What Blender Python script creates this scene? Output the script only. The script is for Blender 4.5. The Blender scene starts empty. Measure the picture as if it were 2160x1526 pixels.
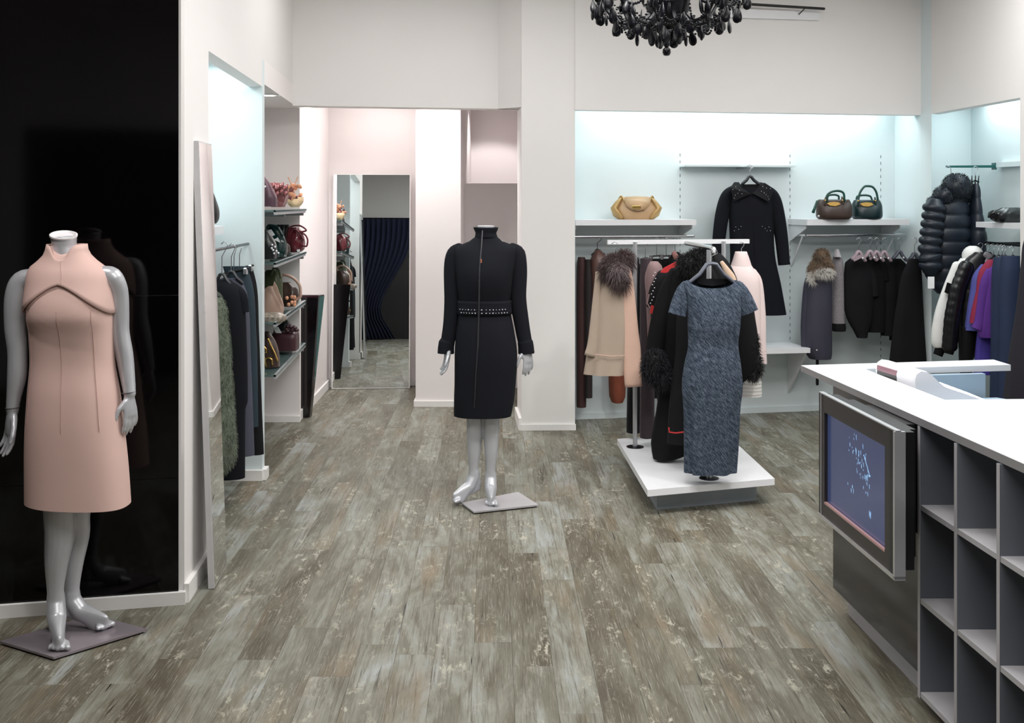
import bpy, bmesh, math, random
import numpy as np
from mathutils import Vector, Matrix, Euler
random.seed(7); np.random.seed(7)
S = bpy.context.scene
# ------------------------------------------------------------------ camera, light, exposure
F, HE, CX, CY = 2300.0, 1.60, 1080.0, 430.0      # focal length in px, eye height, axis
cam = bpy.data.cameras.new('camera'); camo = bpy.data.objects.new('camera', cam); S.collection.objects.link(camo)
cam.sensor_width = 36.0; cam.lens = 36.0 * F / 2160.0
cam.shift_y = -(763.0 - CY) / 2160.0
camo.location = (0, 0, HE); camo.rotation_euler = (math.radians(90), 0, 0)
cam.clip_start = 0.05
S.camera = camo
S.view_settings.view_transform = 'Standard'; S.view_settings.look = 'None'
S.view_settings.gamma = 1.0; S.view_settings.use_curve_mapping = False
S.view_settings.exposure = 0.47
w = bpy.data.worlds.new('world'); S.world = w; w.use_nodes = True
w.node_tree.nodes['Background'].inputs[0].default_value = (0.02, 0.021, 0.024, 1)
w.node_tree.nodes['Background'].inputs[1].default_value = 1.0

def lamp_area(name, loc, sx, sy, power, col=(1, 1, 1), rot=(0, 0, 0), spread=180):
    l = bpy.data.lights.new(name, 'AREA'); l.shape = 'RECTANGLE'; l.size = sx; l.size_y = sy
    l.energy = power; l.color = col; l.spread = math.radians(spread)
    o = bpy.data.objects.new(name, l); S.collection.objects.link(o)
    o.location = loc; o.rotation_euler = rot; return o
def lamp_spot(name, loc, target, power, cone=60, blend=0.5, size=0.05, col=(1, 1, 1)):
    l = bpy.data.lights.new(name, 'SPOT'); l.energy = power; l.spot_size = math.radians(cone); l.spot_blend = blend
    l.shadow_soft_size = size; l.color = col
    o = bpy.data.objects.new(name, l); S.collection.objects.link(o); o.location = loc
    d = Vector(target) - Vector(loc); o.rotation_euler = d.to_track_quat('-Z', 'Y').to_euler(); return o
# unseen soft fill lamps added below the ceiling for general brightness
COOL = (0.86, 0.985, 1.0); NEUT = (1.0, 0.985, 0.97); PINK = (1.0, 0.95, 0.94)
lamp_area('ceiling_fill_lamp', (0.4, 1.6, 3.27), 2.2, 1.2, 60, NEUT)
lamp_area('ceiling_fill_lamp', (0.9, 4.4, 3.27), 2.4, 1.2, 62, NEUT)
lamp_area('ceiling_fill_lamp', (2.4, 6.0, 3.27), 1.2, 1.2, 24, NEUT)
lamp_area('ceiling_fill_lamp', (-0.4, 6.4, 3.27), 1.4, 1.0, 13, NEUT)
lamp_spot('window_spot_lamp', (-1.84, 3.2, 3.2), (-1.30, 4.25, 0.3), 70, 95, 0.5, 0.05, (1, 0.96, 0.94))
lamp_spot('track_spot_lamp', (0.5, 4.1, 3.2), (0.0, 5.8, 0.8), 45, 60, 0.7, 0.06, NEUT)
lamp_spot('track_spot_lamp', (2.0, 4.3, 3.2), (1.15, 6.0, 0.5), 56, 60, 0.7, 0.06, NEUT)
lamp_spot('track_spot_lamp', (0.8, 3.0, 3.2), (1.6, 3.6, 0.9), 14, 70, 0.7, 0.08, NEUT)
# strips hidden behind the niche lips
lamp_area('niche_strip_lamp', (-1.72, 5.58, 2.40), 0.22, 1.30, 5.6, COOL)
lamp_area('niche_strip_lamp', (1.72, 8.13, 2.40), 2.40, 0.16, 8.6, COOL, (0, 0, math.radians(10)))
lamp_area('niche_strip_lamp', (3.42, 7.55, 2.40), 0.16, 1.25, 4.8, COOL)
# passage and bag nook downlights
lamp_spot('downlight_lamp', (-1.40, 8.40, 2.58), (-1.50, 8.42, 0), 44, 130, 0.8, 0.05, (1, 0.97, 0.96))
lamp_spot('downlight_lamp', (-0.58, 8.28, 2.58), (-0.58, 8.40, 0), 42, 120, 0.8, 0.05, (1, 0.97, 0.96))
lamp_area('downlight_lamp', (-0.9, 9.0, 2.58), 0.9, 0.6, 5.5, PINK)
lamp_spot('downlight_lamp', (-0.2, 10.1, 2.6), (-0.2, 10.6, 0.5), 20, 100, 0.3, 0.04, PINK)
lamp_spot('downlight_lamp', (-1.57, 7.02, 2.27), (-1.60, 7.1, 0), 26, 110, 0.7, 0.05, (1, 0.95, 0.93))

# ------------------------------------------------------------------ helpers
def lin(c):
    r = []
    for v in c[:3]:
        v = v / 255.0
        r.append(v / 12.92 if v <= 0.04045 else ((v + 0.055) / 1.055) ** 2.4)
    return (*r, 1.0)
def P(x, y, D): return Vector(((x - CX) * D / F, D, HE - (y - CY) * D / F))
def G(x, y, z=0.0):
    D = (HE - z) * F / (y - CY); return Vector(((x - CX) * D / F, D, z))

def mat(name, rgb, rough=0.5, metal=0.0, var=0.06, vscale=8.0, bump=0.0, bscale=200.0, spec=0.5, emis=None, estr=0.0, coat=0.0, sheen=0.0, stretch=(1, 1, 1)):
    m = bpy.data.materials.new(name); m.use_nodes = True
    nt = m.node_tree; b = nt.nodes['Principled BSDF']
    b.inputs['Roughness'].default_value = rough; b.inputs['Metallic'].default_value = metal
    b.inputs['Specular IOR Level'].default_value = spec
    b.inputs['Coat Weight'].default_value = coat; b.inputs['Sheen Weight'].default_value = sheen
    c = lin(rgb)
    tc = nt.nodes.new('ShaderNodeTexCoord'); mp = nt.nodes.new('ShaderNodeMapping'); mp.inputs['Scale'].default_value = stretch
    nt.links.new(tc.outputs['Object'], mp.inputs['Vector'])
    n = nt.nodes.new('ShaderNodeTexNoise'); n.inputs['Scale'].default_value = vscale; n.inputs['Detail'].default_value = 4
    nt.links.new(mp.outputs[0], n.inputs['Vector'])
    r = nt.nodes.new('ShaderNodeValToRGB'); e = r.color_ramp.elements
    e[0].position = 0.3; e[1].position = 0.7
    e[0].color = tuple(max(0, v * (1 - var)) for v in c[:3]) + (1,); e[1].color = tuple(min(1, v * (1 + var)) for v in c[:3]) + (1,)
    nt.links.new(n.outputs['Fac'], r.inputs['Fac']); nt.links.new(r.outputs['Color'], b.inputs['Base Color'])
    if bump > 0:
        n2 = nt.nodes.new('ShaderNodeTexNoise'); n2.inputs['Scale'].default_value = bscale; n2.inputs['Detail'].default_value = 3
        nt.links.new(mp.outputs[0], n2.inputs['Vector'])
        bp = nt.nodes.new('ShaderNodeBump'); bp.inputs['Strength'].default_value = bump; bp.inputs['Distance'].default_value = 0.002
        nt.links.new(n2.outputs['Fac'], bp.inputs['Height']); nt.links.new(bp.outputs['Normal'], b.inputs['Normal'])
    if emis:
        b.inputs['Emission Color'].default_value = lin(emis); b.inputs['Emission Strength'].default_value = estr
    return m

WORG = {}
class MB:
    def __init__(s): s.v = []; s.f = []
    def add(s, vs, fs):
        o = len(s.v); s.v += [tuple(p) for p in vs]; s.f += [tuple(i + o for i in f) for f in fs]; return s
    def hexa(s, c8):
        return s.add(c8, [(3, 2, 1, 0), (4, 5, 6, 7), (0, 1, 5, 4), (1, 2, 6, 5), (2, 3, 7, 6), (3, 0, 4, 7)])
    def box(s, c, size, rz=0.0, M=None, bev=0.0):
        x, y, z = size[0] / 2, size[1] / 2, size[2] / 2
        if bev > 0:
            b = min(bev, x * .9, y * .9, z * .9)
            vs = []
            for zz, k in ((-z, b), (-z + b, 0), (z - b, 0), (z, b)):
                X, Y = x - k, y - k
                bb = b * 0.6
                vs += [(-X, -Y + bb, zz), (-X + bb, -Y, zz), (X - bb, -Y, zz), (X, -Y + bb, zz), (X, Y - bb, zz), (X - bb, Y, zz), (-X + bb, Y, zz), (-X, Y - bb, zz)]
            fs = [tuple(range(7, -1, -1)), tuple(range(24, 32))]
            for k in range(3):
                for i in range(8):
                    j = (i + 1) % 8; fs.append((k * 8 + i, k * 8 + j, k * 8 + 8 + j, k * 8 + 8 + i))
        else:
            vs = [(-x, -y, -z), (x, -y, -z), (x, y, -z), (-x, y, -z), (-x, -y, z), (x, -y, z), (x, y, z), (-x, y, z)]
            fs = [(3, 2, 1, 0), (4, 5, 6, 7), (0, 1, 5, 4), (1, 2, 6, 5), (2, 3, 7, 6), (3, 0, 4, 7)]
        R = (M if M is not None else Matrix.Rotation(rz, 3, 'Z')); c = Vector(c)
        return s.add([R @ Vector(p) + c for p in vs], fs)
    def prism(s, pts, z0, z1):
        a = sum(pts[i][0] * pts[(i + 1) % len(pts)][1] - pts[(i + 1) % len(pts)][0] * pts[i][1] for i in range(len(pts)))
        if a < 0: pts = pts[::-1]
        n = len(pts)
        vs = [(p[0], p[1], z0) for p in pts] + [(p[0], p[1], z1) for p in pts]
        fs = [tuple(range(n - 1, -1, -1)), tuple(range(n, 2 * n))] + [(i, (i + 1) % n, n + (i + 1) % n, n + i) for i in range(n)]
        return s.add(vs, fs)
    def loft(s, rings, cap0=True, cap1=True, closed=True):
        n = len(rings[0]); o = len(s.v); vs = []
        for r in rings: vs += [tuple(p) for p in r]
        fs = []
        for k in range(len(rings) - 1):
            for i in range(n if closed else n - 1):
                j = (i + 1) % n; fs.append((k * n + i, k * n + j, (k + 1) * n + j, (k + 1) * n + i))
        if cap0: fs.append(tuple(range(n - 1, -1, -1)))
        if cap1: fs.append(tuple(range((len(rings) - 1) * n, len(rings) * n)))
        return s.add(vs, fs)
    def tube(s, pts, rad, n=12, caps=True, ref=None, rnd=True, rend=True):
        pts = [Vector(p) for p in pts]
        if not hasattr(rad, '__len__'): rad = [rad] * len(pts)
        rad = [(r, r) if not hasattr(r, '__len__') else tuple(r) for r in rad]
        T = []
        for i in range(len(pts)):
            a = pts[max(0, i - 1)]; b = pts[min(len(pts) - 1, i + 1)]; d = (b - a)
            T.append(d.normalized() if d.length > 1e-9 else Vector((0, 0, 1)))
        rf = Vector(ref) if ref is not None else (Vector((0, 1, 0)) if abs(T[0].y) < 0.9 else Vector((1, 0, 0)))
        rings = []; X = None
        def ring(p, t, ra, rb):
            xx = X; yy = t.cross(xx)
            return [p + xx * (ra * math.cos(2 * math.pi * k / n)) + yy * (rb * math.sin(2 * math.pi * k / n)) for k in range(n)]
        for i, (p, t, r) in enumerate(zip(pts, T, rad)):
            if X is None or ref is not None: X = rf.cross(t); 
            else: X = X - t * X.dot(t)
            if X.length < 1e-6: X = Vector((1, 0, 0)).cross(t)
            X.normalize()
            if rnd and i == 0:
                m = min(r); rings.append(ring(p - t * m * 0.75, t, r[0] * .45, r[1] * .45)); rings.append(ring(p - t * m * 0.45, t, r[0] * .82, r[1] * .82))
            rings.append(ring(p, t, r[0], r[1]))
            if rnd and rend and i == len(pts) - 1:
                m = min(r); rings.append(ring(p + t * m * 0.45, t, r[0] * .82, r[1] * .82)); rings.append(ring(p + t * m * 0.75, t, r[0] * .45, r[1] * .45))
        return s.loft(rings, caps, caps)
    def lathe(s, prof, c=(0, 0, 0), n=20, ax=None):
        rings = []
        for r, z in prof:
            rings.append([(c[0] + r * math.cos(2 * math.pi * k / n), c[1] + r * math.sin(2 * math.pi * k / n), c[2] + z) for k in range(n)])
        return s.loft(rings)
    def ball(s, c, r, n=8, m=6):
        r = (r, r, r) if not hasattr(r, '__len__') else r
        rings = []
        for k in range(1, m):
            a = math.pi * k / m - math.pi / 2
            rings.append([(c[0] + r[0] * math.cos(a) * math.cos(2 * math.pi * i / n), c[1] + r[1] * math.cos(a) * math.sin(2 * math.pi * i / n), c[2] + r[2] * math.sin(a)) for i in range(n)])
        return s.loft(rings)
    def build(s, name, m, parent=None, smooth=False, angle=40, origin=None, kind=None):
        vs = np.array(s.v, dtype=float)
        if parent is not None: w0 = WORG[parent.name]
        if origin is not None: o0 = Vector(origin)
        elif parent is not None: o0 = Vector(w0)
        else:
            lo, hi = vs.min(0), vs.max(0); o0 = Vector(((lo[0] + hi[0]) / 2, (lo[1] + hi[1]) / 2, lo[2]))
        vs = vs - np.array(o0)
        me = bpy.data.meshes.new(name); me.from_pydata(vs.tolist(), [], s.f); me.validate(); me.update()
        o = bpy.data.objects.new(name, me); S.collection.objects.link(o)
        if m is not None: me.materials.append(m)
        if parent is not None: o.parent = parent; o.location = o0 - Vector(w0)
        else: o.location = o0
        WORG[o.name] = tuple(o0)
        if smooth:
            me.polygons.foreach_set('use_smooth', [True] * len(me.polygons))
            if angle < 180: me.set_sharp_from_angle(angle=math.radians(angle))
        if kind: o['kind'] = kind
        return o
def tag(o, label, cat, group=None):
    o['label'] = label; o['category'] = cat
    if group: o['group'] = group
    return o
def thing(name, loc, label, cat, group=None):
    o = bpy.data.objects.new(name, None); S.collection.objects.link(o); o.location = loc; o.empty_display_size = 0.05
    WORG[o.name] = tuple(loc); return tag(o, label, cat, group)
def structure(o): o['kind'] = 'structure'; return o
def prism(name, pts, z0, z1, m, parent=None):
    return MB().prism(pts, z0, z1).build(name, m, parent)
def copy_of(src, parent, wloc):
    o = src.copy(); S.collection.objects.link(o); o.parent = parent
    o.location = Vector(wloc) - Vector(WORG[parent.name]); WORG[o.name] = tuple(wloc); return o
def hermite(ts, vals, q):
    vals = np.array(vals, float); ts = np.array(ts, float)
    m = np.gradient(vals, ts, axis=0) if len(ts) > 2 else np.tile((vals[-1] - vals[0]) / (ts[-1] - ts[0]), (len(ts), 1))
    # limit the slopes so the curve does not overshoot
    dl = np.diff(vals, axis=0) / np.diff(ts)[:, None]
    for i in range(len(ts)):
        a = dl[max(0, i - 1)]; b = dl[min(len(dl) - 1, i)]
        mx = 3 * np.minimum(abs(a), abs(b)); m[i] = np.where(a * b < 0, 0, np.clip(m[i], -mx, mx))
    out = []
    for x in q:
        i = int(np.clip(np.searchsorted(ts, x) - 1, 0, len(ts) - 2)); h = ts[i + 1] - ts[i]; t = (x - ts[i]) / h
        out.append((2 * t**3 - 3 * t**2 + 1) * vals[i] + (t**3 - 2 * t**2 + t) * h * m[i] + (-2 * t**3 + 3 * t**2) * vals[i + 1] + (t**3 - t**2) * h * m[i + 1])
    return np.array(out)

class Form:
    """a cloth or body form: stacked cross-sections (height, left, right, centre depth, half depth), all in metres"""
    def __init__(s, levels, ex=2.2):
        L = sorted(levels, key=lambda l: l[0]); s.z = np.array([l[0] for l in L]); s.p = np.array([l[1:] for l in L], float); s.ex = ex
    @staticmethod
    def at(D, lv, dep, ex=2.2, y0=0.0):
        # lv: (image row, left, right[, half depth[, depth shift]]) measured in the plane at distance D
        out = []
        for l in lv:
            a = P(l[1], l[0], D); b = P(l[2], l[0], D)
            out.append((a.z, a.x, b.x, D + y0 + (l[4] if len(l) > 4 else 0.0), l[3] if len(l) > 3 and l[3] else dep))
        return Form(out, ex)
    def pt(s, z, th, off=0.0, scale=1.0):
        q = hermite(s.z, s.p, [z])[0]; return s._pt(q, z, th, off, scale)
    def _pt(s, q, z, th, off, scale=1.0):
        c, sn = math.cos(th), math.sin(th); e = 2.0 / s.ex
        x = (q[0] + q[1]) / 2 + ((q[1] - q[0]) / 2 * scale + off) * math.copysign(abs(c) ** e, c)
        y = q[2] + (q[3] * scale + off) * math.copysign(abs(sn) ** e, sn)
        return Vector((x, y, z))
    def mesh(s, mb, rows=26, n=44, fold=None, off=0.0, ztop=None, zbot=None, th0=0.0, th1=2 * math.pi, cap=(True, True), disp=None, tilt=0.0):
        closed = abs(th1 - th0 - 2 * math.pi) < 1e-6
        za, zb = s.z[0], s.z[-1]
        rings = []
        for k in range(rows + 1):
            t = k / rows; ring = []
            for i in range(n if closed else n + 1):
                th = th0 + (th1 - th0) * i / n
                z0 = zbot(th) if zbot else za; z1 = ztop(th) if ztop else zb
                z = z1 + (z0 - z1) * t
                q = s.q(z)
                o = off
                sc = 1.0
                if fold: sc = 1.0 + fold(th, t)
                p = s._pt(q, z, th, o, sc)
                if tilt: p.z += tilt * (p.x - (q[0] + q[1]) / 2) * t
                if disp: p = disp(p, th, t)
                ring.append(p)
            rings.append(ring)
        mb.loft(rings, cap[0] and closed, cap[1] and closed, closed); return mb
    _c = None
    def q(s, z):
        if s._c is None: s._c = {}
        k = round(z, 4)
        if k not in s._c: s._c[k] = hermite(s.z, s.p, [min(max(z, s.z[0]), s.z[-1])])[0]
        return s._c[k]
def folds(k, amp, ph=0.0, k2=None, start=0.25):
    k2 = k2 or k * 2 + 1
    def f(th, t):
        a = max(0.0, (t - start) / (1 - start)) ** 1.2
        return a * amp * (math.cos(k * th + ph + 0.8 * t) * 0.65 + math.cos(k2 * th - ph * 2) * 0.35)
    return f
def shellify(o, thick):
    md = o.modifiers.new('solid', 'SOLIDIFY'); md.thickness = thick; md.offset = 0.0; return o
def sleeve(mb, D, pts, n=16, flat=0.75, y=0.0, rend=False):
    # pts: (x, y, half width in px[, depth shift])
    w = []; r = []
    for p in pts:
        q = P(p[0], p[1], D); q.y += y + (p[3] if len(p) > 3 else 0.0); w.append(q); r.append((p[2] * D / F, p[2] * D / F * flat))
    # resample
    ts = np.arange(len(w)); qs = np.linspace(0, len(w) - 1, max(8, 4 * len(w)))
    W = hermite(ts, [tuple(p) for p in w], qs); R = hermite(ts, r, qs)
    mb.tube([Vector(p) for p in W], [tuple(x) for x in R], n=n, ref=(0, 1, 0), rend=rend); return mb
def sample(mb, count, rng):
    V = np.array(mb.v); T = []
    for f in mb.f:
        for i in range(1, len(f) - 1): T.append((f[0], f[i], f[i + 1]))
    T = np.array(T); a, b, c = V[T[:, 0]], V[T[:, 1]], V[T[:, 2]]
    cr = np.cross(b - a, c - a); ar = np.linalg.norm(cr, axis=1); nrm = cr / np.maximum(ar, 1e-12)[:, None]
    pick = rng.choice(len(T), size=count, p=ar / ar.sum()); u = rng.random((count, 1)); v = rng.random((count, 1))
    fl = (u + v) > 1; u = np.where(fl, 1 - u, u); v = np.where(fl, 1 - v, v)
    return a[pick] + u * (b[pick] - a[pick]) + v * (c[pick] - a[pick]), nrm[pick]
def fur(src, count, length, r, seed=1, droop=0.5, out=None):
    rng = np.random.default_rng(seed); pts, nr = sample(src, count, rng); mb = out or MB()
    cen = np.array(src.v).mean(0)
    vs = []; fs = []
    for p, nn in zip(pts, nr):
        if np.dot(nn, p - cen) < 0: nn = -nn
        L = length * (0.6 + 0.8 * rng.random()); d = nn + rng.normal(0, .35, 3); d /= np.linalg.norm(d)
        m = p + d * L * .5; e = m + (d + np.array([0, 0, -droop * 1.6])) * L * .5
        a = np.cross(d, rng.normal(0, 1, 3)); a /= np.linalg.norm(a) + 1e-9; b = np.cross(d, a)
        o = len(vs)
        for q, rr in ((p - d * .004, r), (m, r * .75)):
            for k in range(3):
                an = 2.094 * k; vs.append(q + (a * math.cos(an) + b * math.sin(an)) * rr)
        vs.append(e)
        for k in range(3):
            j = (k + 1) % 3; fs.append((o + k, o + j, o + 3 + j, o + 3 + k)); fs.append((o + 3 + k, o + 3 + j, o + 6))
    mb.add(vs, fs); return mb
def remesh(mb, vox=0.005, smooth=8):
    o = mb.build('tmp_body', None)
    m1 = o.modifiers.new('r', 'REMESH'); m1.mode = 'VOXEL'; m1.voxel_size = vox; m1.use_smooth_shade = True
    m2 = o.modifiers.new('s', 'SMOOTH'); m2.factor = 0.5; m2.iterations = smooth
    dg = bpy.context.evaluated_depsgraph_get(); ev = o.evaluated_get(dg); me = bpy.data.meshes.new_from_object(ev)
    me.transform(Matrix.Translation(o.location))
    bpy.data.objects.remove(o, do_unlink=True); return me
def mesh_obj(name, me, m, parent):
    w0 = Vector(WORG[parent.name]); me.transform(Matrix.Translation(-w0)); me.name = name
    o = bpy.data.objects.new(name, me); S.collection.objects.link(o); o.parent = parent; me.materials.clear(); me.materials.append(m)
    me.polygons.foreach_set('use_smooth', [True] * len(me.polygons)); WORG[o.name] = tuple(w0); return o
# ------------------------------------------------------------------ materials
WALL = mat('wall_paint', (232, 229, 227), 0.75, var=0.015, vscale=1.5, bump=0.05, bscale=300)
WALLN = mat('niche_paint', (216, 226, 228), 0.7, var=0.015, vscale=1.5)
WALLP = mat('passage_paint', (238, 232, 231), 0.75, var=0.012, vscale=1.5)
TRIM = mat('white_trim', (238, 236, 234), 0.45, var=0.01)
WHITE = mat('white_laminate', (230, 231, 234), 0.35, var=0.01)
BLACKG = mat('black_glass', (4, 3, 4), 0.07, var=0.3, vscale=2, spec=0.28)
DARKW = mat('night_window', (14, 14, 17), 0.25, var=0.2)
CWHITE = mat('counter_laminate', (212, 216, 221), 0.35, var=0.01)
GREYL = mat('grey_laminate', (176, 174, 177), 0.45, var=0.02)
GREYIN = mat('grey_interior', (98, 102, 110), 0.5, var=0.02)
CHAR = mat('charcoal_gloss', (46, 46, 49), 0.10, var=0.03, spec=0.3)
BLUEP = mat('blue_grey_panel', (150, 172, 190), 0.4, var=0.04, vscale=3)
CHROME = mat('brushed_chrome', (205, 207, 210), 0.22, 1.0, var=0.03)
STEEL = mat('satin_steel', (190, 192, 196), 0.35, 0.6, var=0.04)
STEELD = mat('dark_steel', (60, 62, 66), 0.3, 1.0, var=0.05)
MIRROR = mat('mirror_glass', (235, 240, 240), 0.0, 1.0, var=0.0)
MANN = mat('silver_mannequin', (184, 185, 189), 0.33, 0.28, var=0.02, spec=0.6)
MANND = mat('mannequin_seam', (70, 68, 70), 0.5)
PLATE = mat('brushed_plate', (150, 141, 147), 0.30, 0.35, var=0.08, vscale=4)
PLATEL = mat('light_plate', (196, 194, 197), 0.35, 0.5, var=0.05, vscale=4)
RUBBER = mat('black_rubber', (12, 12, 13), 0.6)
BLACKP = mat('black_plastic', (16, 16, 18), 0.4, spec=0.5)
GLASSG = mat('green_glass', (120, 150, 148), 0.08, var=0.05, spec=0.6)
GLASSG.node_tree.nodes['Principled BSDF'].inputs['Transmission Weight'].default_value = 0.55
GLASST = mat('teal_glass', (40, 110, 108), 0.08, var=0.05)
GLASST.node_tree.nodes['Principled BSDF'].inputs['Transmission Weight'].default_value = 0.4

def plank_material():
    m = bpy.data.materials.new('weathered_plank'); m.use_nodes = True; nt = m.node_tree; N = nt.nodes; L = nt.links
    b = N['Principled BSDF']; b.inputs['Specular IOR Level'].default_value = 0.32
    tc = N.new('ShaderNodeTexCoord'); oi = N.new('ShaderNodeObjectInfo')
    mul = N.new('ShaderNodeMath'); mul.operation = 'MULTIPLY'; mul.inputs[1].default_value = 91.7; L.new(oi.outputs['Random'], mul.inputs[0])
    cmb = N.new('ShaderNodeCombineXYZ'); L.new(mul.outputs[0], cmb.inputs[0]); L.new(mul.outputs[0], cmb.inputs[1]); L.new(mul.outputs[0], cmb.inputs[2])
    ad = N.new('ShaderNodeVectorMath'); ad.operation = 'ADD'; L.new(tc.outputs['Object'], ad.inputs[0]); L.new(cmb.outputs[0], ad.inputs[1])
    def noise(scale, sc, det=4, rough=0.6, dist=0.0):
        mp = N.new('ShaderNodeMapping'); mp.inputs['Scale'].default_value = scale; L.new(ad.outputs[0], mp.inputs['Vector'])
        n = N.new('ShaderNodeTexNoise'); n.inputs['Scale'].default_value = sc; n.inputs['Detail'].default_value = det; n.inputs['Roughness'].default_value = rough
        n.inputs['Distortion'].default_value = dist; L.new(mp.outputs[0], n.inputs['Vector']); return n.outputs['Fac']
    def ramp(src, stops):
        r = N.new('ShaderNodeValToRGB'); e = r.color_ramp.elements
        e[0].position, e[0].color = stops[0][0], lin(stops[0][1]); e[1].position, e[1].color = stops[-1][0], lin(stops[-1][1])
        for p, c in stops[1:-1]:
            k = e.new(p); k.color = lin(c)
        L.new(src, r.inputs['Fac']); return r.outputs['Color']
    def mask(src, a, bb):
        r = N.new('ShaderNodeMapRange'); r.inputs['From Min'].default_value = a; r.inputs['From Max'].default_value = bb; L.new(src, r.inputs['Value']); return r.outputs[0]
    def mix(f, a, c, mode='MIX'):
        x = N.new('ShaderNodeMix'); x.data_type = 'RGBA'; x.blend_type = mode
        if hasattr(f, 'links'): L.new(f, x.inputs['Factor'])
        else: x.inputs['Factor'].default_value = f
        for k, v in ((6, a), (7, c)):
            if hasattr(v, 'links'): L.new(v, x.inputs[k])
            else: x.inputs[k].default_value = lin(v)
        return x.outputs[2]
    # per-plank offset of the base tone plus drifting patches along the board
    patch = noise((6.5, 1.6, 1), 1.0, 5, 0.62, 0.9)
    rr = N.new('ShaderNodeMath'); rr.operation = 'MULTIPLY_ADD'; L.new(oi.outputs['Random'], rr.inputs[0]); rr.inputs[1].default_value = 0.24; rr.inputs[2].default_value = -0.12
    tone = N.new('ShaderNodeMath'); tone.operation = 'ADD'; L.new(patch, tone.inputs[0]); L.new(rr.outputs[0], tone.inputs[1])
    c = ramp(tone.outputs[0], [(0.24, (78, 72, 59)), (0.38, (96, 92, 79)), (0.49, (107, 105, 92)), (0.60, (127, 127, 116)), (0.76, (151, 155, 152))])
    tan = noise((7, 1.2, 1), 1.0, 2); c = mix(mask(tan, 0.56, 0.80), c, (122, 108, 88))
    grain = noise((95, 3.0, 1), 1.0, 5, 0.7, 0.6); g2 = noise((240, 9.0, 1), 1.0, 3, 0.6)
    c = mix(mask(grain, 0.50, 0.30), c, (78, 70, 58)); c = mix(mask(g2, 0.55, 0.78), c, (150, 147, 136))
    chips = noise((30, 11, 1), 1.0, 9, 0.8, 0.25); chipz = noise((6, 2.2, 1), 1.0, 2)
    cm = N.new('ShaderNodeMath'); cm.operation = 'MULTIPLY'; L.new(mask(chips, 0.535, 0.60), cm.inputs[0]); L.new(mask(chipz, 0.46, 0.62), cm.inputs[1])
    c = mix(cm.outputs[0], c, (166, 163, 148))
    crack = noise((70, 2.4, 1), 1.0, 2, 0.5, 0.8); crz = noise((8, 3.5, 1), 1.0, 2)
    km = N.new('ShaderNodeMath'); km.operation = 'MULTIPLY'; L.new(mask(crack, 0.335, 0.27), km.inputs[0]); L.new(mask(crz, 0.46, 0.60), km.inputs[1])
    c = mix(km.outputs[0], c, (34, 30, 24))
    knot = noise((30, 15, 1), 1.0, 3, 0.6, 0.3); c = mix(mask(knot, 0.245, 0.20), c, (32, 27, 22))
    L.new(c, b.inputs['Base Color'])
    b.inputs['Roughness'].default_value = 0.48
    bp = N.new('ShaderNodeBump'); bp.inputs['Strength'].default_value = 0.25; bp.inputs['Distance'].default_value = 0.002
    L.new(grain, bp.inputs['Height']); L.new(bp.outputs[0], b.inputs['Normal'])
    return m
PLANK = plank_material()

# ------------------------------------------------------------------ floor of planks
floor = MB().prism([(-2.9, -1.8), (3.9, -1.8), (3.9, 11.2), (-2.9, 11.2)], -0.06, -0.0105).build('floor', PLANK); structure(floor)
PW, PL = 0.138, 1.22
pm = MB().box((0, 0, 0), (PW - 0.0005, PL - 0.0005, 0.008), bev=0.0004)
first = None; rest = MB(); drift = -0.0175
rng = random.Random(3); seen = []
for i in range(-22, 30):
    off = rng.random() * PL
    for j in range(-3, 9):
        y = j * PL + off; x = i * PW
        seen.append((x + drift * y, y))
def in_view(x, y):
    if y < 2.9 or y > 10.9: return False
    l, r = (-1180) / F * (y + .6), (1200) / F * (y + .6)
    if x < l or x > r: return False
    if x < -1.25 - 0.068 * (y - 4.3) - .15: return y < 4.9
    if y < 4.2 and x > 1.55: return False
    if y > 9.0 and x > 0.3: return False
    return x < 3.5 and not (y > 8.9 and x > 0.4)
near = [p for p in seen if in_view(*p)]
near.sort(key=lambda p: p[1]); near_set = set(near[:296])
for (x, y) in seen:
    if (x, y) in near_set:
        if first is None:
            first = pm.build('plank', PLANK, floor, origin=(0, 0, 0)); first.location = Vector((x, y, -0.004)) - Vector(WORG['floor']); 
            first.rotation_euler.z = -math.atan(drift); o = first
        else:
            o = first.copy(); S.collection.objects.link(o); o.location = Vector((x, y, -0.004)) - Vector(WORG['floor'])
    else:
        rest.box((x, y, -0.004), (PW - 0.0012, PL - 0.0012, 0.008), rz=-math.atan(drift))
r = rest.build('outer_planks', PLANK, floor, origin=(0, 0, 0)); r['kind'] = 'stuff'

# ------------------------------------------------------------------ walls
def wall(name, pts, z0, z1, m=WALL): return structure(prism(name, pts, z0, z1, m))
LX = lambda D: -1.315 - 0.0678 * (D - 4.376)          # the left wall line
A = (-1.315, 4.376)
wl = wall('wall_left_front', [A, (LX(4.838), 4.838), (-1.98, 4.838), (-2.75, 4.838), (-2.75, 4.063)], 0, 3.3)
wall('wall_left_upper', [(LX(4.838), 4.838), (LX(7.63), 7.63), (-2.75, 7.63), (-2.75, 4.838)], 2.44, 3.3)
wall('wall_left_header', [(LX(4.838), 4.838), (LX(6.313), 6.313), (LX(6.313) - .08, 6.313), (LX(4.838) - .08, 4.838)], 2.279, 2.44)
wall('wall_left_niche', [(-1.98, 4.838), (-1.98, 6.313), (-2.75, 6.313), (-2.75, 4.838)], 0, 2.44, WALLN)
wall('wall_left_niche_end', [(LX(6.313), 6.313), (LX(6.397), 6.397), (-2.75, 6.397), (-2.75, 6.313)], 0, 2.44, WALLN)
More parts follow.
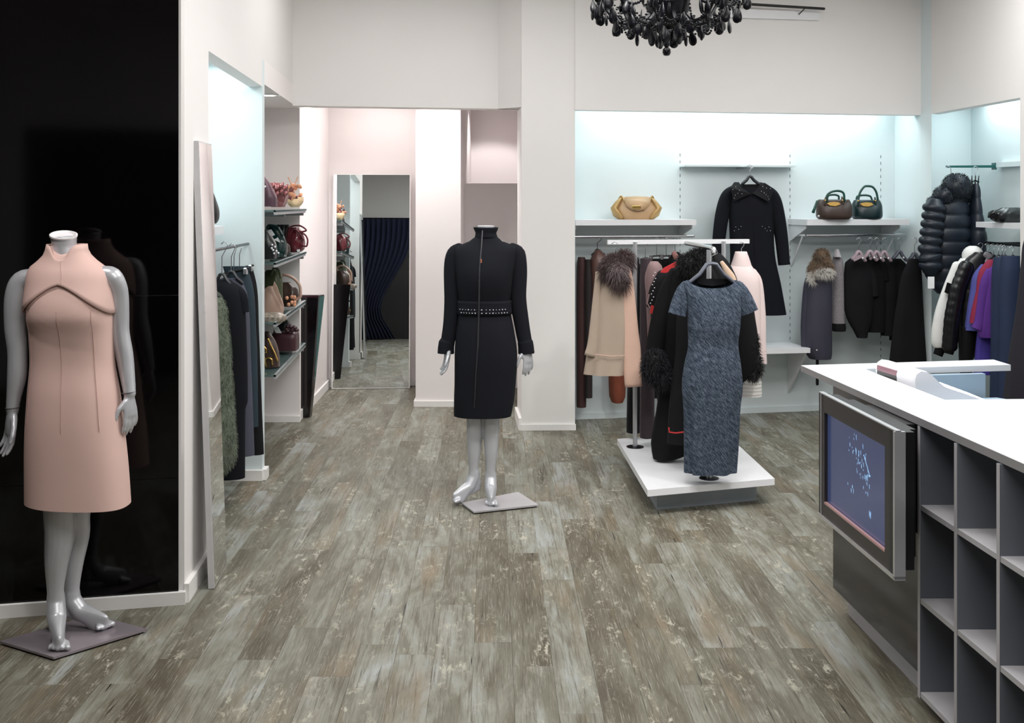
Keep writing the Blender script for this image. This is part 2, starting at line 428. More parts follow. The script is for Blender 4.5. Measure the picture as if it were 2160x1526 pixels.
wall('ceiling_nook', [(LX(6.397), 6.397), (LX(7.63), 7.63), (-1.558, 8.0), (-2.75, 8.0), (-2.75, 6.397)], 2.300, 2.44, WALLP)
wall('wall_left_nook', [(-1.97, 6.397), (-1.97, 8.0), (-2.75, 8.0), (-2.75, 6.397)], 0, 2.30, WALLP)
wall('wall_left_nook_end', [(-1.558, 8.0), (-1.562, 8.06), (-2.75, 8.06), (-2.75, 8.0)], 0, 2.62, WALLP)
wall('wall_left_passage', [(-1.574, 8.06), (-1.600, 9.6), (-2.75, 9.6), (-2.75, 8.06)], 0, 2.62, WALLP)
wall('wall_passage_header', [(LX(7.63), 7.63), (.067, 7.91), (.045, 8.05), (-1.56, 7.77)], 2.287, 3.3)
wall('wall_column', [(.067, 7.70), (.445, 7.71), (.38, 8.14), (.04, 8.12)], 0, 3.3)
wall('wall_right_header', [(.445, 7.70), (3.056, 8.15), (3.04, 8.24), (.43, 7.79)], 2.263, 3.3)
U = Vector((math.cos(0.178), math.sin(0.178), 0)); V = Vector((-math.sin(0.178), math.cos(0.178), 0)); O0 = Vector((.445, 7.70, 0))
def N(u, v, z): p = O0 + U * u + V * v; return Vector((p.x, p.y, z))     # right niche frame: along, into the wall, up
def n2(u, v): p = N(u, v, 0); return (p.x, p.y)
wback = wall('wall_right_niche', [n2(-.2, .38), n2(2.66, .38), n2(2.66, .50), n2(-.2, .50)], 0, 3.3, WALLN)
wall('wall_right_niche_side', [(.445, 7.71), (.447, 7.72), n2(.03, .39), (.38, 8.14)], 0, 3.3, WALLN)
wall('wall_right_corner', [(3.056, 8.15), (3.09, 8.03), (3.13, 8.30), (3.545, 8.42), (3.545, 8.62), (2.985, 8.62)], 0, 3.3, WALLN)
wall('wall_right_niche_back', [(3.545, 8.42), (3.69, 6.81), (3.85, 6.81), (3.75, 8.6)], 0, 3.3, WALLN)
wall('wall_right_niche_header', [(3.09, 8.03), (3.174, 6.81), (3.26, 6.81), (3.17, 8.10)], 2.263, 3.3)
wall('wall_right_front', [(3.174, 6.81), (3.60, -1.7), (3.85, -1.7), (3.85, 6.81)], 0, 3.3)
wall('wall_passage_pillar', [(-.76, 8.6), (-.405, 8.6), (-.405, 9.6), (-.76, 9.6)], 0, 2.62, WALLP)
wall('wall_passage_back', [(-1.60, 9.5), (-.76, 9.62), (-.76, 9.75), (-1.60, 9.65)], 0, 2.62, WALLP)
part = wall('wall_passage_partition', [(-.405, 9.48), (.16, 9.48), (.16, 9.56), (-.405, 9.56)], 0, 1.777, WALLP)
wall('wall_far_back', [(-.8, 10.8), (.5, 10.8), (.5, 10.9), (-.8, 10.9)], 0, 2.75, WALLP)
wall('wall_far_left', [(-.405, 9.6), (-.405, 10.8), (-.76, 10.8), (-.76, 9.6)], 0, 2.75, WALLP)
wall('wall_passage_right', [(.16, 8.1), (.16, 10.8), (.36, 10.8), (.36, 8.1)], 0, 2.75, WALLP)
wall('ceiling_passage', [(-1.7, 7.78), (.2, 8.05), (.4, 10.9), (-1.7, 10.9)], 2.62, 2.72, WALLP)
wall('ceiling', [(-2.75, -1.7), (3.85, -1.7), (3.85, 8.6), (-2.75, 8.6)], 3.3, 3.4)
wall('wall_left_window', [(-2.75, -1.7), (-2.75, 4.063), (-2.9, 4.063), (-2.9, -1.7)], 0, 3.3, DARKW)
wf = wall('wall_front', [(-2.75, -1.7), (3.85, -1.7), (3.85, -1.85), (-2.75, -1.85)], 0, 3.3, DARKW)
# black glass panels on the front left wall, with recessed joints
def panel(z0, z1, name='black_panel'):
    d = Vector((.2131, -.977, 0)); a = Vector((-1.336, 4.3714, 0)); b = Vector((-2.70, 4.074, 0)); q = d * 0.012
    MB().hexa([(*(b + q).xy, z0), (*(a + q).xy, z0), (*a.xy, z0), (*b.xy, z0), (*(b + q).xy, z1), (*(a + q).xy, z1), (*a.xy, z1), (*b.xy, z1)]).build(name, BLACKG, wl)
panel(0.05, .503); panel(.506, 1.233); panel(1.235, 3.29)
# baseboards: a line on the wall, side = towards the room
def baseb(name, p, q, h=0.07, t=0.012, m=TRIM):
    p, q = Vector((p[0], p[1])), Vector((q[0], q[1])); d = (q - p).normalized(); nrm = Vector((d.y, -d.x)) * t
    e = d * 0.006
    o = MB().prism([tuple(p - e), tuple(q + e), tuple(q + e + nrm), tuple(p - e + nrm)], 0, h).build(name, m); structure(o); return o
wall('wall_passage_return', [(-.105, 7.885), (.068, 7.74), (.068, 7.93), (-.10, 7.93)], 2.287, 3.3)
baseb('baseboard_left', (-2.74, 4.063), A, 0.05, 0.03)
baseb('baseboard_left_return', A, (LX(4.838), 4.838), 0.075, 0.02)
baseb('baseboard_left_niche', (-1.97, 6.313), (LX(6.313), 6.313), 0.06, 0.025)
baseb('baseboard_left_stub', (LX(6.313), 6.313), (LX(6.397), 6.397), 0.06, 0.025)
baseb('baseboard_nook', (-1.97, 8.0), (-1.558, 8.0), 0.045, 0.02)
baseb('baseboard_passage_left', (-1.574, 8.06), (-1.600, 9.5), 0.07, 0.015)
baseb('baseboard_passage_back', (-1.60, 9.5), (-.76, 9.62), 0.07, 0.015)
baseb('baseboard_pillar', (-.76, 8.6), (-.405, 8.6), 0.045, 0.015)
baseb('baseboard_pillar_left', (-.76, 9.6), (-.76, 8.6), 0.045, 0.015)
baseb('baseboard_partition', (-.405, 9.48), (.16, 9.48), 0.07, 0.015)
baseb('baseboard_column', (.067, 7.70), (.445, 7.71), 0.042, 0.015)
baseb('baseboard_column_left', (.04, 8.12), (.067, 7.70), 0.085, 0.02)
baseb('baseboard_right_niche', n2(0, .38), n2(2.6, .38), 0.045, 0.01, WALLN)
# slotted standards in the niche back wall
SLOT = mat('slot_shadow', (70, 78, 80), 0.8)
for k, uu in enumerate((.905, 1.79, 2.545)):
    m1 = MB(); z = .20
    while z < 2.0:
        p = N(uu, .3795, z); m1.box(p, (.004, .002, .022), rz=.178); z += .052
    o = m1.build('slot_row', SLOT, wback); o['kind'] = 'stuff'
m1 = MB(); z = .3
while z < 1.95:
    m1.box((3.565, 8.2, z), (.003, .004, .02)); z += .06
# curtain at the shop front, seen in the mirror at the end of the passage
NAVYC = mat('navy_curtain', (30, 36, 62), 0.9, var=0.1, vscale=30, stretch=(1, 1, .1))
cur = MB(); rings = []
for k in range(13):
    t = k / 12; z = 2.25 - 2.23 * t; ring = []
    pinch = 1 - 0.52 * max(0, math.sin(min(1, t / .8) * math.pi / 2)) ** 3 if t < .8 else .48 + .25 * (t - .8) / .2
    for i in range(61):
        s = i / 60; x = -1.55 + 1.15 * s * pinch; ring.append((x, -1.45 + .035 * math.sin(s * 75 + t), z))
    rings.append(ring)
cur.loft(rings, False, False, False)
co = cur.build('curtain', NAVYC, None, True); shellify(co, .004); tag(co, 'dark blue tied-back curtain beside the shop door, seen in the passage mirror', 'curtain')
pan = MB().prism([(-1.85, -1.68), (.9, -1.68), (.9, -1.62), (-1.85, -1.62)], 2.28, 3.3).build('wall_front_lintel', WALL); structure(pan)
pan = MB().prism([(-2.15, -1.68), (-1.85, -1.68), (-1.85, -1.6), (-2.15, -1.6)], 0, 3.3).build('trim_1', WALL); structure(pan)
# ------------------------------------------------------------------ sales counter
def cline(x0, D, D0, k=-0.055): return x0 + k * (D - D0)
CT = [(1.2166, 4.587), (2.10, 4.755), (2.104, 4.60), (1.452, 4.485), (1.470, 4.20), (1.500, 3.78), (2.60, 3.84), (2.75, 2.2), (1.384, 2.2)]
ct = MB().prism(CT, .895, .92).build('countertop', CWHITE); EDGE = mat('edge_shade_grey', (138, 136, 137), 0.5)
MB().prism([(1.2146, 4.585), (1.3825, 2.2), (1.3855, 2.2), (1.2176, 4.587)], .8955, .9195).build('edge_shade_band', EDGE, ct)  # shade on the worktop's left-facing edge, put in as a darker grey band
tag(ct, 'white L-shaped worktop lying on the grey sales counter', 'countertop')
cab = thing('counter_cabinet', (1.6, 4.0, 0), 'charcoal gloss front of the sales counter behind the screen, on a pale plinth', 'cabinet')
XF = lambda D: 1.2985 - .0570 * (D - 3.50)
MB().prism([(XF(4.262), 4.262), (XF(3.475), 3.475), (XF(3.475) + .02, 3.475), (XF(4.262) + .02, 4.262)], .10, .893).build('front_panel', CHAR, cab)
MB().prism([(XF(4.262) + .02, 4.262), (XF(4.262) + .02, 4.24), (1.47, 4.26), (1.47, 4.28)], .10, .893).build('end_panel', GREYL, cab)
MB().prism([(1.309, 4.240), (1.345, 3.475), (1.46, 3.475), (1.44, 4.26)], 0, .10).build('plinth', GREYL, cab)
MB().prism([(1.43, 4.262), (1.46, 3.475), (1.44, 3.475), (1.41, 4.262)], .10, .893).build('back_panel', BLUEP, cab)
MB().prism([(1.455, 4.44), (1.967, 4.53), (1.963, 4.56), (1.450, 4.47)], 0, .893).build('arm_panel', BLUEP, cab)
MB().prism([(1.48, 4.25), (1.50, 3.80), (2.4, 3.84), (2.0, 4.50), (1.50, 4.42)], .78, .80).build('desk_board', BLUEP, cab)
MB().prism([(1.49, 3.79), (2.58, 3.83), (2.58, 3.80), (1.49, 3.76)], 0, .893).build('desk_side', BLUEP, cab)
# open cube shelves
cu = thing('cube_shelf', (1.6, 2.9, 0), 'grey open cube shelving under the white worktop, right of the screen', 'shelf unit')
X0 = lambda D: 1.295 - .055 * (D - 3.46)
Ds = [3.467, 3.215, 2.964, 2.713, 2.462, 2.211]
DEP = .34
def quadx(d0, d1, x_off0, x_off1, z0, z1): return MB().prism([(X0(d0) + x_off0, d0), (X0(d1) + x_off0, d1), (X0(d1) + x_off1, d1), (X0(d0) + x_off1, d0)], z0, z1)
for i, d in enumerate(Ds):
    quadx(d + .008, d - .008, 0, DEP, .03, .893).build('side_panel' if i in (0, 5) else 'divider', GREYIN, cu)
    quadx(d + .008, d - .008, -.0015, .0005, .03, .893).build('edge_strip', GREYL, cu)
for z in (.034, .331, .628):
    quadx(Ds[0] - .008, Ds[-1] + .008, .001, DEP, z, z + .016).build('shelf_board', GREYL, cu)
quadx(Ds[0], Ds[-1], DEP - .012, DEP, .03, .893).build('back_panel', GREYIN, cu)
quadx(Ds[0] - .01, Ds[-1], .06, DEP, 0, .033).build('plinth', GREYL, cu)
# screen on the counter front
tv = thing('display_screen', (1.14, 3.62, .47), 'silver framed flat screen with a dark blue picture on the counter side', 'screen')
td = Vector((-.055, 1, 0)).normalized(); tn = Vector((-1, -.055, 0)).normalized()
SCR = mat('screen_blue', (22, 26, 44), 0.18, var=0.1, vscale=3, emis=(58, 68, 104), estr=0.55)
BEZ = mat('screen_bezel', (50, 47, 48), 0.35, 0.2, var=0.05)
SILV = mat('screen_silver', (205, 205, 208), 0.28, 0.7)
GLOW = mat('screen_specks', (150, 185, 220), 0.5, emis=(140, 185, 225), estr=0.5)
ROSE = mat('rose_strip', (190, 150, 148), 0.35, 0.3)
tc0 = Vector((1.145 - .055 * (3.6225 - 3.46), 3.6225, .695))
def T(a, b, o): return tc0 + td * a + Vector((0, 0, b)) + tn * o       # along (+ away), up, out of the wall
def tbox(mb, a0, a1, b0, b1, o0, o1):
    return mb.hexa([T(a0, b0, o0), T(a1, b0, o0), T(a1, b0, o1), T(a0, b0, o1), T(a0, b1, o0), T(a1, b1, o0), T(a1, b1, o1), T(a0, b1, o1)])
TW, TH = .343, .218
b = MB(); tbox(b, -TW + .07, TW, -TH, TH, -.015, 0.0)
b = MB()
for a0, a1, b0, b1 in ((-TW + .045, TW - .025, TH - .062, TH), (-TW + .045, TW - .025, -TH, -TH + .052), (-TW + .045, -TW + .085, -TH + .052, TH - .062), (TW - .055, TW - .025, -TH + .052, TH - .062)): tbox(b, a0, a1, b0, b1, -.02, 0)
b.build('bezel', BEZ, tv)
tbox(MB(), -TW + .085, TW - .055, -TH + .052, TH - .062, -.022, -.012).build('screen_glass', SCR, tv)
tbox(MB(), -TW + .085, TW - .055, -TH + .047, -TH + .054, -.01, .001).build('lower_strip', ROSE, tv)
tbox(MB(), -TW + .012, -TW + .045, -TH - .004, TH, -.03, .001).build('side_frame', STEELD, tv)
tbox(MB(), -TW, -TW + .012, -TH - .008, TH, -.03, .004).build('silver_strip', SILV, tv)
tbox(MB(), TW - .025, TW, -TH - .004, TH, -.03, .001).build('side_frame', STEELD, tv)
tbox(MB(), TW - .027, TW - .022, -TH, TH, -.01, .003).build('silver_strip', SILV, tv)
tbox(MB(), -TW, TW, -TH - .012, -TH, -.03, .004).build('silver_strip', SILV, tv)
tbox(MB(), -TW, TW, TH, TH + .004, -.016, .001).build('silver_strip', SILV, tv)
hb = MB(); tbox(hb, -TW + .012, TW - .02, -TH + .015, TH - .004, -.062, -.03); tbox(hb, -TW + .09, TW - .08, -TH + .03, TH - .012, -.10, -.062); tbox(hb, -TW + .205, TW - .14, -TH + .06, TH - .02, -.148, -.10)
hb.build('housing', BLACKP, tv)
rg = random.Random(5); sp = MB()
cl = [(-.02, .06, .09, .05, 40), (-.06, .0, .05, .04, 16), (.05, -.05, .03, .03, 5), (-.11, -.095, .012, .02, 6)]
for (ca, cb, sa, sb, n) in cl:
    for _ in range(n):
        a = ca + rg.gauss(0, sa * .5); bb = cb - (a - ca) * -.35 + rg.gauss(0, sb * .5); s = .0011 + rg.random() * .0018; h = s * (1 + 3 * rg.random())
        q = [T(a - s, bb - h, -.0115), T(a, bb - h * 1.3, -.0115), T(a + s, bb + h * .3, -.0115), T(a + s * .5, bb + h, -.0115), T(a - s, bb + h * .4, -.0115)]
        sp.add(q, [(0, 1, 2, 3, 4)])
sp.tube([T(-.06, .08, -.0112), T(-.105, .03, -.0112)], .0008, n=5); sp.ball(T(-.108, .026, -.0112), .0035); sp.ball(T(-.058, .082, -.0112), .002)
o = sp.build('screen_picture', GLOW, tv); o['kind'] = 'stuff'
# till on the desk
till = thing('cash_register', (1.66, 4.24, .80), 'white cash register with a slanted display, standing behind the worktop', 'cash register')
REGW = mat('register_white', (240, 240, 244), 0.4, var=0.01)
prof = [(1.500, .803), (1.492, .88), (1.488, .94), (1.494, .963), (1.512, .975), (1.535, .972), (1.558, .955), (1.583, .930), (1.604, .913), (1.628, .905), (1.68, .888), (1.75, .863), (1.84, .83), (1.846, .803)]
rr = []
for y, kx in ((4.085, .97), (4.092, .99), (4.105, 1), (4.37, 1), (4.383, .99), (4.39, .97)):
    sh = -.018 * (y - 4.2) / .12
    rr.append([(1.66 + (px - 1.66) * kx + sh, y, .87 + (pz - .87) * (kx if pz > .81 else 1)) for px, pz in prof])
MB().loft(rr).build('body', REGW, till, True, 35)
def tl(z): return 1.484 - .018 * z / .12
for z0, z1, nm, mm in ((.934, .954, 'display_window', mat('till_display', (150, 112, 122), 0.15)), (.905, .934, 'display_base', mat('till_dark', (68, 70, 68), 0.3))):
    MB().hexa([(1.483, 4.215, z0), (1.460, 4.365, z0), (1.50, 4.365, z0), (1.51, 4.215, z0), (1.485, 4.215, z1), (1.462, 4.365, z1), (1.50, 4.365, z1), (1.51, 4.215, z1)]).build(nm, mm, till)
for k in range(5):
    MB().box((1.70 + .025 * k, 4.23, .886 - .0092 * k), (.016, .20, .010), bev=.003, M=Matrix.Rotation(math.radians(20), 3, 'Y')).build('key_row', REGW, till)

# ------------------------------------------------------------------ mirrors
def leaning_mirror(name, label, base_l, base_r, top_l, top_r, thick, fm, out, frame=.018):
    bl, br, tl, tr = map(Vector, (base_l, base_r, top_l, top_r)); o = Vector(out).normalized()
    t = thing(name, tuple((bl + br) / 2), label, 'mirror')
    back = -o * thick
    MB().hexa([bl + back, br + back, br, bl, tl + back, tr + back, tr, tl]).build('frame_board', fm, t)
    s = (br - bl).normalized() * frame; u = (tl - bl).normalized() * frame; e = o * .0015
    MB().hexa([bl + s + u + e * .2, br - s + u + e * .2, br - s + u + e, bl + s + u + e, tl + s - u + e * .2, tr - s - u + e * .2, tr - s - u + e, tl + s - u + e]).build('mirror_pane', MIRROR, t)
    return t
FRM = mat('pale_frame', (196, 195, 196), 0.5)
leaning_mirror('leaning_mirror', 'tall white framed mirror leaning on the wall beside the black glass panels',
    (-1.2350, 4.521, 0.003), (-1.2570, 4.804, 0.003), (-1.308, 4.545, 1.863), (-1.330, 4.828, 1.863), .024, FRM, (.995, .078, .036), .006)
leaning_mirror('wall_mirror', 'full-height mirror standing at the end of the passage',
    (-1.555, 9.395, 0.003), (-.885, 9.440, 0.003), (-1.555, 9.474, 1.86), (-.885, 9.519, 1.86), .02, TRIM, (.067, -.997, .0424), .008)
dk = mat('dark_lacquer', (18, 13, 17), 0.12, var=0.2)
dmir = thing('dark_mirror', (-1.52, 8.2, 0), 'black framed mirror leaning beside the bag shelves in the passage', 'mirror')
MB().hexa([(-1.60, 8.14, .004), (-1.512, 8.14, .004), (-1.505, 8.20, .004), (-1.60, 8.20, .004), (-1.60, 8.14, .915), (-1.445, 8.14, .915), (-1.415, 8.22, .915), (-1.60, 8.22, .915)]).build('frame_board', dk, dmir)
MB().hexa([(-1.511, 8.142, .03), (-1.510, 8.146, .03), (-1.504, 8.20, .03), (-1.506, 8.20, .03), (-1.4462, 8.142, .905), (-1.444, 8.146, .905), (-1.413, 8.215, .905), (-1.4165, 8.215, .905)]).build('mirror_pane', GLASST, dmir)
MB().hexa([(-1.60, 8.137, .900), (-1.446, 8.137, .900), (-1.446, 8.142, .900), (-1.60, 8.142, .900), (-1.60, 8.137, .917), (-1.443, 8.137, .917), (-1.443, 8.142, .917), (-1.60, 8.142, .917)]).build('top_trim', mat('maroon_lacquer', (62, 30, 40), 0.3), dmir)

# ------------------------------------------------------------------ wall shelves and rails
def nbox(mb, u0, u1, v0, v1, z0, z1):
    return mb.prism([n2(u0, v0), n2(u1, v0), n2(u1, v1), n2(u0, v1)], z0, z1)
def rail(name, label, a, b, r=.011, cat='rail', ends=True, m=CHROME):
    a, b = Vector(a), Vector(b); t = thing(name, tuple((a + b) / 2), label, cat)
    MB().tube([a, b], r, n=12).build('bar', m, t, True)
    return t
def bracket(mb, u, z, dep=.32, h=.14, t=.008):
    p = [(0.0, z), (-dep, z), (-dep, z - .025), (0.0, z - h)]
    a = [N(u - t / 2, .379 + v, zz) for v, zz in p]; b_ = [N(u + t / 2, .379 + v, zz) for v, zz in p]
    return mb.loft([a, b_])
s1 = thing('wall_shelf', N(.45, .2, 1.44), 'white wall shelf holding the tan handbag, left of the navy coat', 'shelf')
nbox(MB(), .015, .915, .05, .379, 1.445, 1.485).build('board', WHITE, s1)
s2 = thing('wall_shelf', N(2.1, .2, 1.44), 'white wall shelf holding the brown and dark green handbags', 'shelf')
nbox(MB(), 1.775, 2.60, .05, .379, 1.440, 1.484).build('board', WHITE, s2)
for u in (1.79, 2.545): bracket(MB(), u, 1.44, .28, .13).build('bracket', WHITE, s2)
for u in (.03, .90): bracket(MB(), u, 1.445, .28, .10).build('bracket', WHITE, s1)
s3 = thing('wall_shelf', N(1.35, .2, .5), 'low white wall shelf on triangular brackets under the navy coat', 'shelf')
nbox(MB(), .93, 1.785, .02, .379, .50, .535).build('board', WHITE, s3)
for u in (.95, 1.775): bracket(MB(), u, .50, .30, .36, .014).build('bracket', WHITE, s3)
s4 = thing('wall_shelf', N(1.35, .2, 1.86), 'high narrow glass edged shelf with a centre arm above the navy coat', 'shelf')
nbox(MB(), .905, 1.79, .27, .379, 1.878, 1.892).build('board', WALLN, s4)
nbox(MB(), 1.352, 1.372, .10, .379, 1.862, 1.877).build('centre_arm', CHROME, s4)
r1 = thing('hanging_rail', N(.46, .16, 1.35), 'chrome clothes rail under the shelf with the tan handbag', 'rail')
MB().tube([N(.03, .15, 1.362), N(.93, .15, 1.362)], .011).build('bar', CHROME, r1, True)
for u in (.06, .90): MB().tube([N(u, .15, 1.362), N(u, .379, 1.362)], .007, n=8).build('wall_arm', CHROME, r1, True)
r2 = thing('hanging_rail', N(2.2, .16, 1.35), 'chrome clothes rail under the shelf with two dark handbags', 'rail')
MB().tube([N(1.82, .15, 1.362), N(2.62, .15, 1.366)], .011).build('bar', CHROME, r2, True)
for u in (1.80, 2.545):
    MB().tube([N(u, .15, 1.362), N(u, .379, 1.362)], .008, n=8).build('wall_arm', WHITE, r2, True)
    MB().tube([N(u, .18, 1.355), N(u, .375, 1.12)], .006, n=8).build('brace', WHITE, r2, True)
# right-hand niche: shelf, faceout arm, rail
bx = lambda D: 3.545 + (8.42 - D) * .09
s5 = thing('wall_shelf', (3.4, 7.2, 1.45), 'white shelf holding the black leather clutch at the right edge', 'shelf')
MB().prism([(bx(7.63) - .002, 7.63), (bx(6.86) - .002, 6.86), (bx(6.86) - .37, 6.86), (bx(7.63) - .37, 7.63)], 1.436, 1.474).build('board', WHITE, s5)
r3 = thing('hanging_rail', (3.35, 7.2, 1.31), 'dark metal clothes rail under the clutch shelf in the right niche', 'rail')
MB().tube([(3.33, 7.66, 1.325), (3.41, 6.86, 1.325)], .011).build('bar', STEELD, r3, True)
MB().tube([(3.34, 7.60, 1.325), (bx(7.6), 7.62, 1.325)], .008, n=8).build('wall_arm', STEELD, r3, True)
MB().tube([(3.40, 6.92, 1.325), (bx(6.92), 6.93, 1.325)], .008, n=8).build('wall_arm', STEELD, r3, True)
r4 = thing('faceout_arm', (3.36, 7.97, 1.87), 'green glass display arm carrying the puffer coats', 'rail')
MB().hexa([P(1995, 354, 8.0), P(2099, 354, 7.97), P(2099, 354, 8.02), P(1995, 354, 8.05), P(1995, 349.5, 8.0), P(2099, 348.5, 7.97), P(2099, 348.5, 8.02), P(1995, 349.5, 8.05)]).build('bar', mat('green_bar', (30, 92, 88), 0.2, 0.2), r4)
MB().box(P(2097, 351, 7.995), (.012, .06, .05)).build('end_plate', mat('green_plate', (40, 90, 88), 0.3), r4)
MB().prism([(bx(7.98) - .001, 7.98), (bx(7.1) - .001, 7.1), (bx(7.1) - .05, 7.1), (bx(7.98) - .05, 7.98)], 1.865, 1.90).build('wall_strip', WALLN, r4)
# left niche: shelf and rail
s6 = thing('wall_shelf', (-1.8, 5.7, 1.44), 'pale shelf in the left niche carrying the black bag', 'shelf')
MB().prism([(-1.978, 4.95), (-1.978, 6.20), (-1.635, 6.20), (-1.60, 4.95)], 1.43, 1.475).build('board', WHITE, s6)
r5 = thing('hanging_rail', (-1.70, 5.6, 1.35), 'clothes rail in the left niche with dark suits', 'rail')
MB().tube([(-1.46, 4.9, 1.368), (-1.525, 6.30, 1.368)], .008).build('bar', STEELD, r5, True)
# glass bag shelves in the nook
GZ = [1.562, 1.250, .895, .585]
words = ('topmost glass shelf in the bag nook', 'second glass shelf from the top in the bag nook', 'third glass shelf from the top in the bag nook', 'lowest glass shelf in the bag nook')
for z, wd in zip(GZ, words):
    g = thing('glass_shelf', (-1.7, 7.2, z - .02), wd + ', lined with handbags', 'shelf', 'glass shelves in the bag nook')
    MB().prism([(-1.965, 6.46), (-1.398, 6.46), (-1.500, 7.96), (-1.965, 7.97)], z - .012, z).build('pane', GLASSG, g)
    for D in (6.55, 7.2, 7.85):
        MB().box((-1.72, D, z - .030), (.44, .012, .034)).build('bracket', STEEL, g)
    x0, x1 = -1.402, -1.505
    MB().hexa([(x0 - .01, 6.46, z - .028), (x1 - .01, 7.94, z - .028), (x1 + .002, 7.94, z - .028), (x0 + .002, 6.46, z - .028), (x0 - .01, 6.46, z + .002), (x1 - .01, 7.94, z + .002), (x1 + .002, 7.94, z + .002), (x0 + .002, 6.46, z + .002)]).build('front_edge', STEEL, g)
MB().tube([(-1.955, 7.985, .2), (-1.955, 7.985, 2.2)], .008)

# ------------------------------------------------------------------ rack on its platform
plat = thing('display_platform', (1.03, 6.25, 0), 'low white platform on a grey plinth under the clothes rack', 'platform')
pc = [(.690, 5.55), (1.392, 5.78), (1.354, 7.0), (.652, 6.757)]
cpl = Vector((1.022, 6.272))
b = MB().prism(pc, .108, .142).build('top_board', WHITE, plat)
pin = [tuple(cpl + (Vector(p) - cpl) * .80) for p in pc]
MB().prism(pin, 0, .108).build('plinth', mat('plinth_grey', (150, 158, 165), 0.5), plat)
rk = thing('clothes_rack', (1.0, 6.2, .142), 'white and chrome T-shaped clothes rack on the low platform', 'clothes rack')
posts = [((1.045, 5.785), 1.355), ((.737, 6.53), 1.372), ((1.285, 6.62), 1.372)]
for (x, y), zt in posts:
    MB().tube([(x, y, .142), (x, y, zt)], .0135, n=14, rnd=False).build('post', STEEL, rk, True)
    MB().lathe([(.001, 0), (.052, 0), (.052, .004), (.03, .007), (.001, .007)], (x, y, .142), 20).build('foot_disc', STEELD, rk, True)
ba, bb_ = P(1283, 511, 6.50), P(1581, 509, 6.67)
MB().hexa([ba + Vector((0, 0, -.014)), bb_ + Vector((0, 0, -.014)), bb_ + Vector((-.004, .03, -.014)), ba + Vector((-.004, .03, -.014)), ba + Vector((0, 0, .012)), bb_ + Vector((0, 0, .012)), bb_ + Vector((-.004, .03, .012)), ba + Vector((-.004, .03, .012))]).build('cross_bar', WHITE, rk)
MB().tube([P(1447, 513, 6.59), P(1499, 523, 5.83), P(1506, 526, 5.74), P(1506, 534, 5.73)], (.013, .013, .012, .010), n=12).build('front_arm', CHROME, rk, True)

# ------------------------------------------------------------------ chandelier
BLK = mat('black_crystal', (9, 9, 14), 0.28, var=0.2, spec=0.28)
ch = thing('chandelier', (.717, 5.0, 2.28), 'black bead chandelier with teardrop pendants hanging from the ceiling', 'chandelier')
c0 = Vector((.717, 5.0, 0))
MB().lathe([(.008, 2.40), (.05, 2.42), (.09, 2.47), (.10, 2.53), (.06, 2.58), (.03, 2.66), (.05, 2.74), (.02, 2.82), (.012, 2.95), (.012, 3.26), (.07, 3.27), (.07, 3.30)], (c0.x, c0.y, 0), 20).build('stem', BLK, ch, True)
drop = MB().loft([[(r * math.cos(2 * math.pi * k / 10), r * .38 * math.sin(2 * math.pi * k / 10), z) for k in range(10)] for r, z in ((.003, 0), (.006, -.008), (.012, -.020), (.0185, -.036), (.0215, -.052), (.019, -.066), (.011, -.075), (.002, -.078))])
dsrc = None
def add_drop(p, s, az):
    global dsrc
    if dsrc is None:
        me = drop.build('crystal_drop', BLK, ch, True, 180, origin=(0, 0, 0)); dsrc = me; o = me
    else:
        o = dsrc.copy(); S.collection.objects.link(o)
    o.location = Vector(p) - Vector(WORG['chandelier']); s *= .84; o.scale = (s, s, s); o.rotation_euler = (rg.uniform(-.15, .15), rg.uniform(-.15, .15), az)
def beads(mb, a, b, sag, n, r):
    for i in range(n + 1):
        t = i / n; p = a.lerp(b, t); p.z -= sag * 4 * t * (1 - t); mb.ball(p, r, 6, 4)
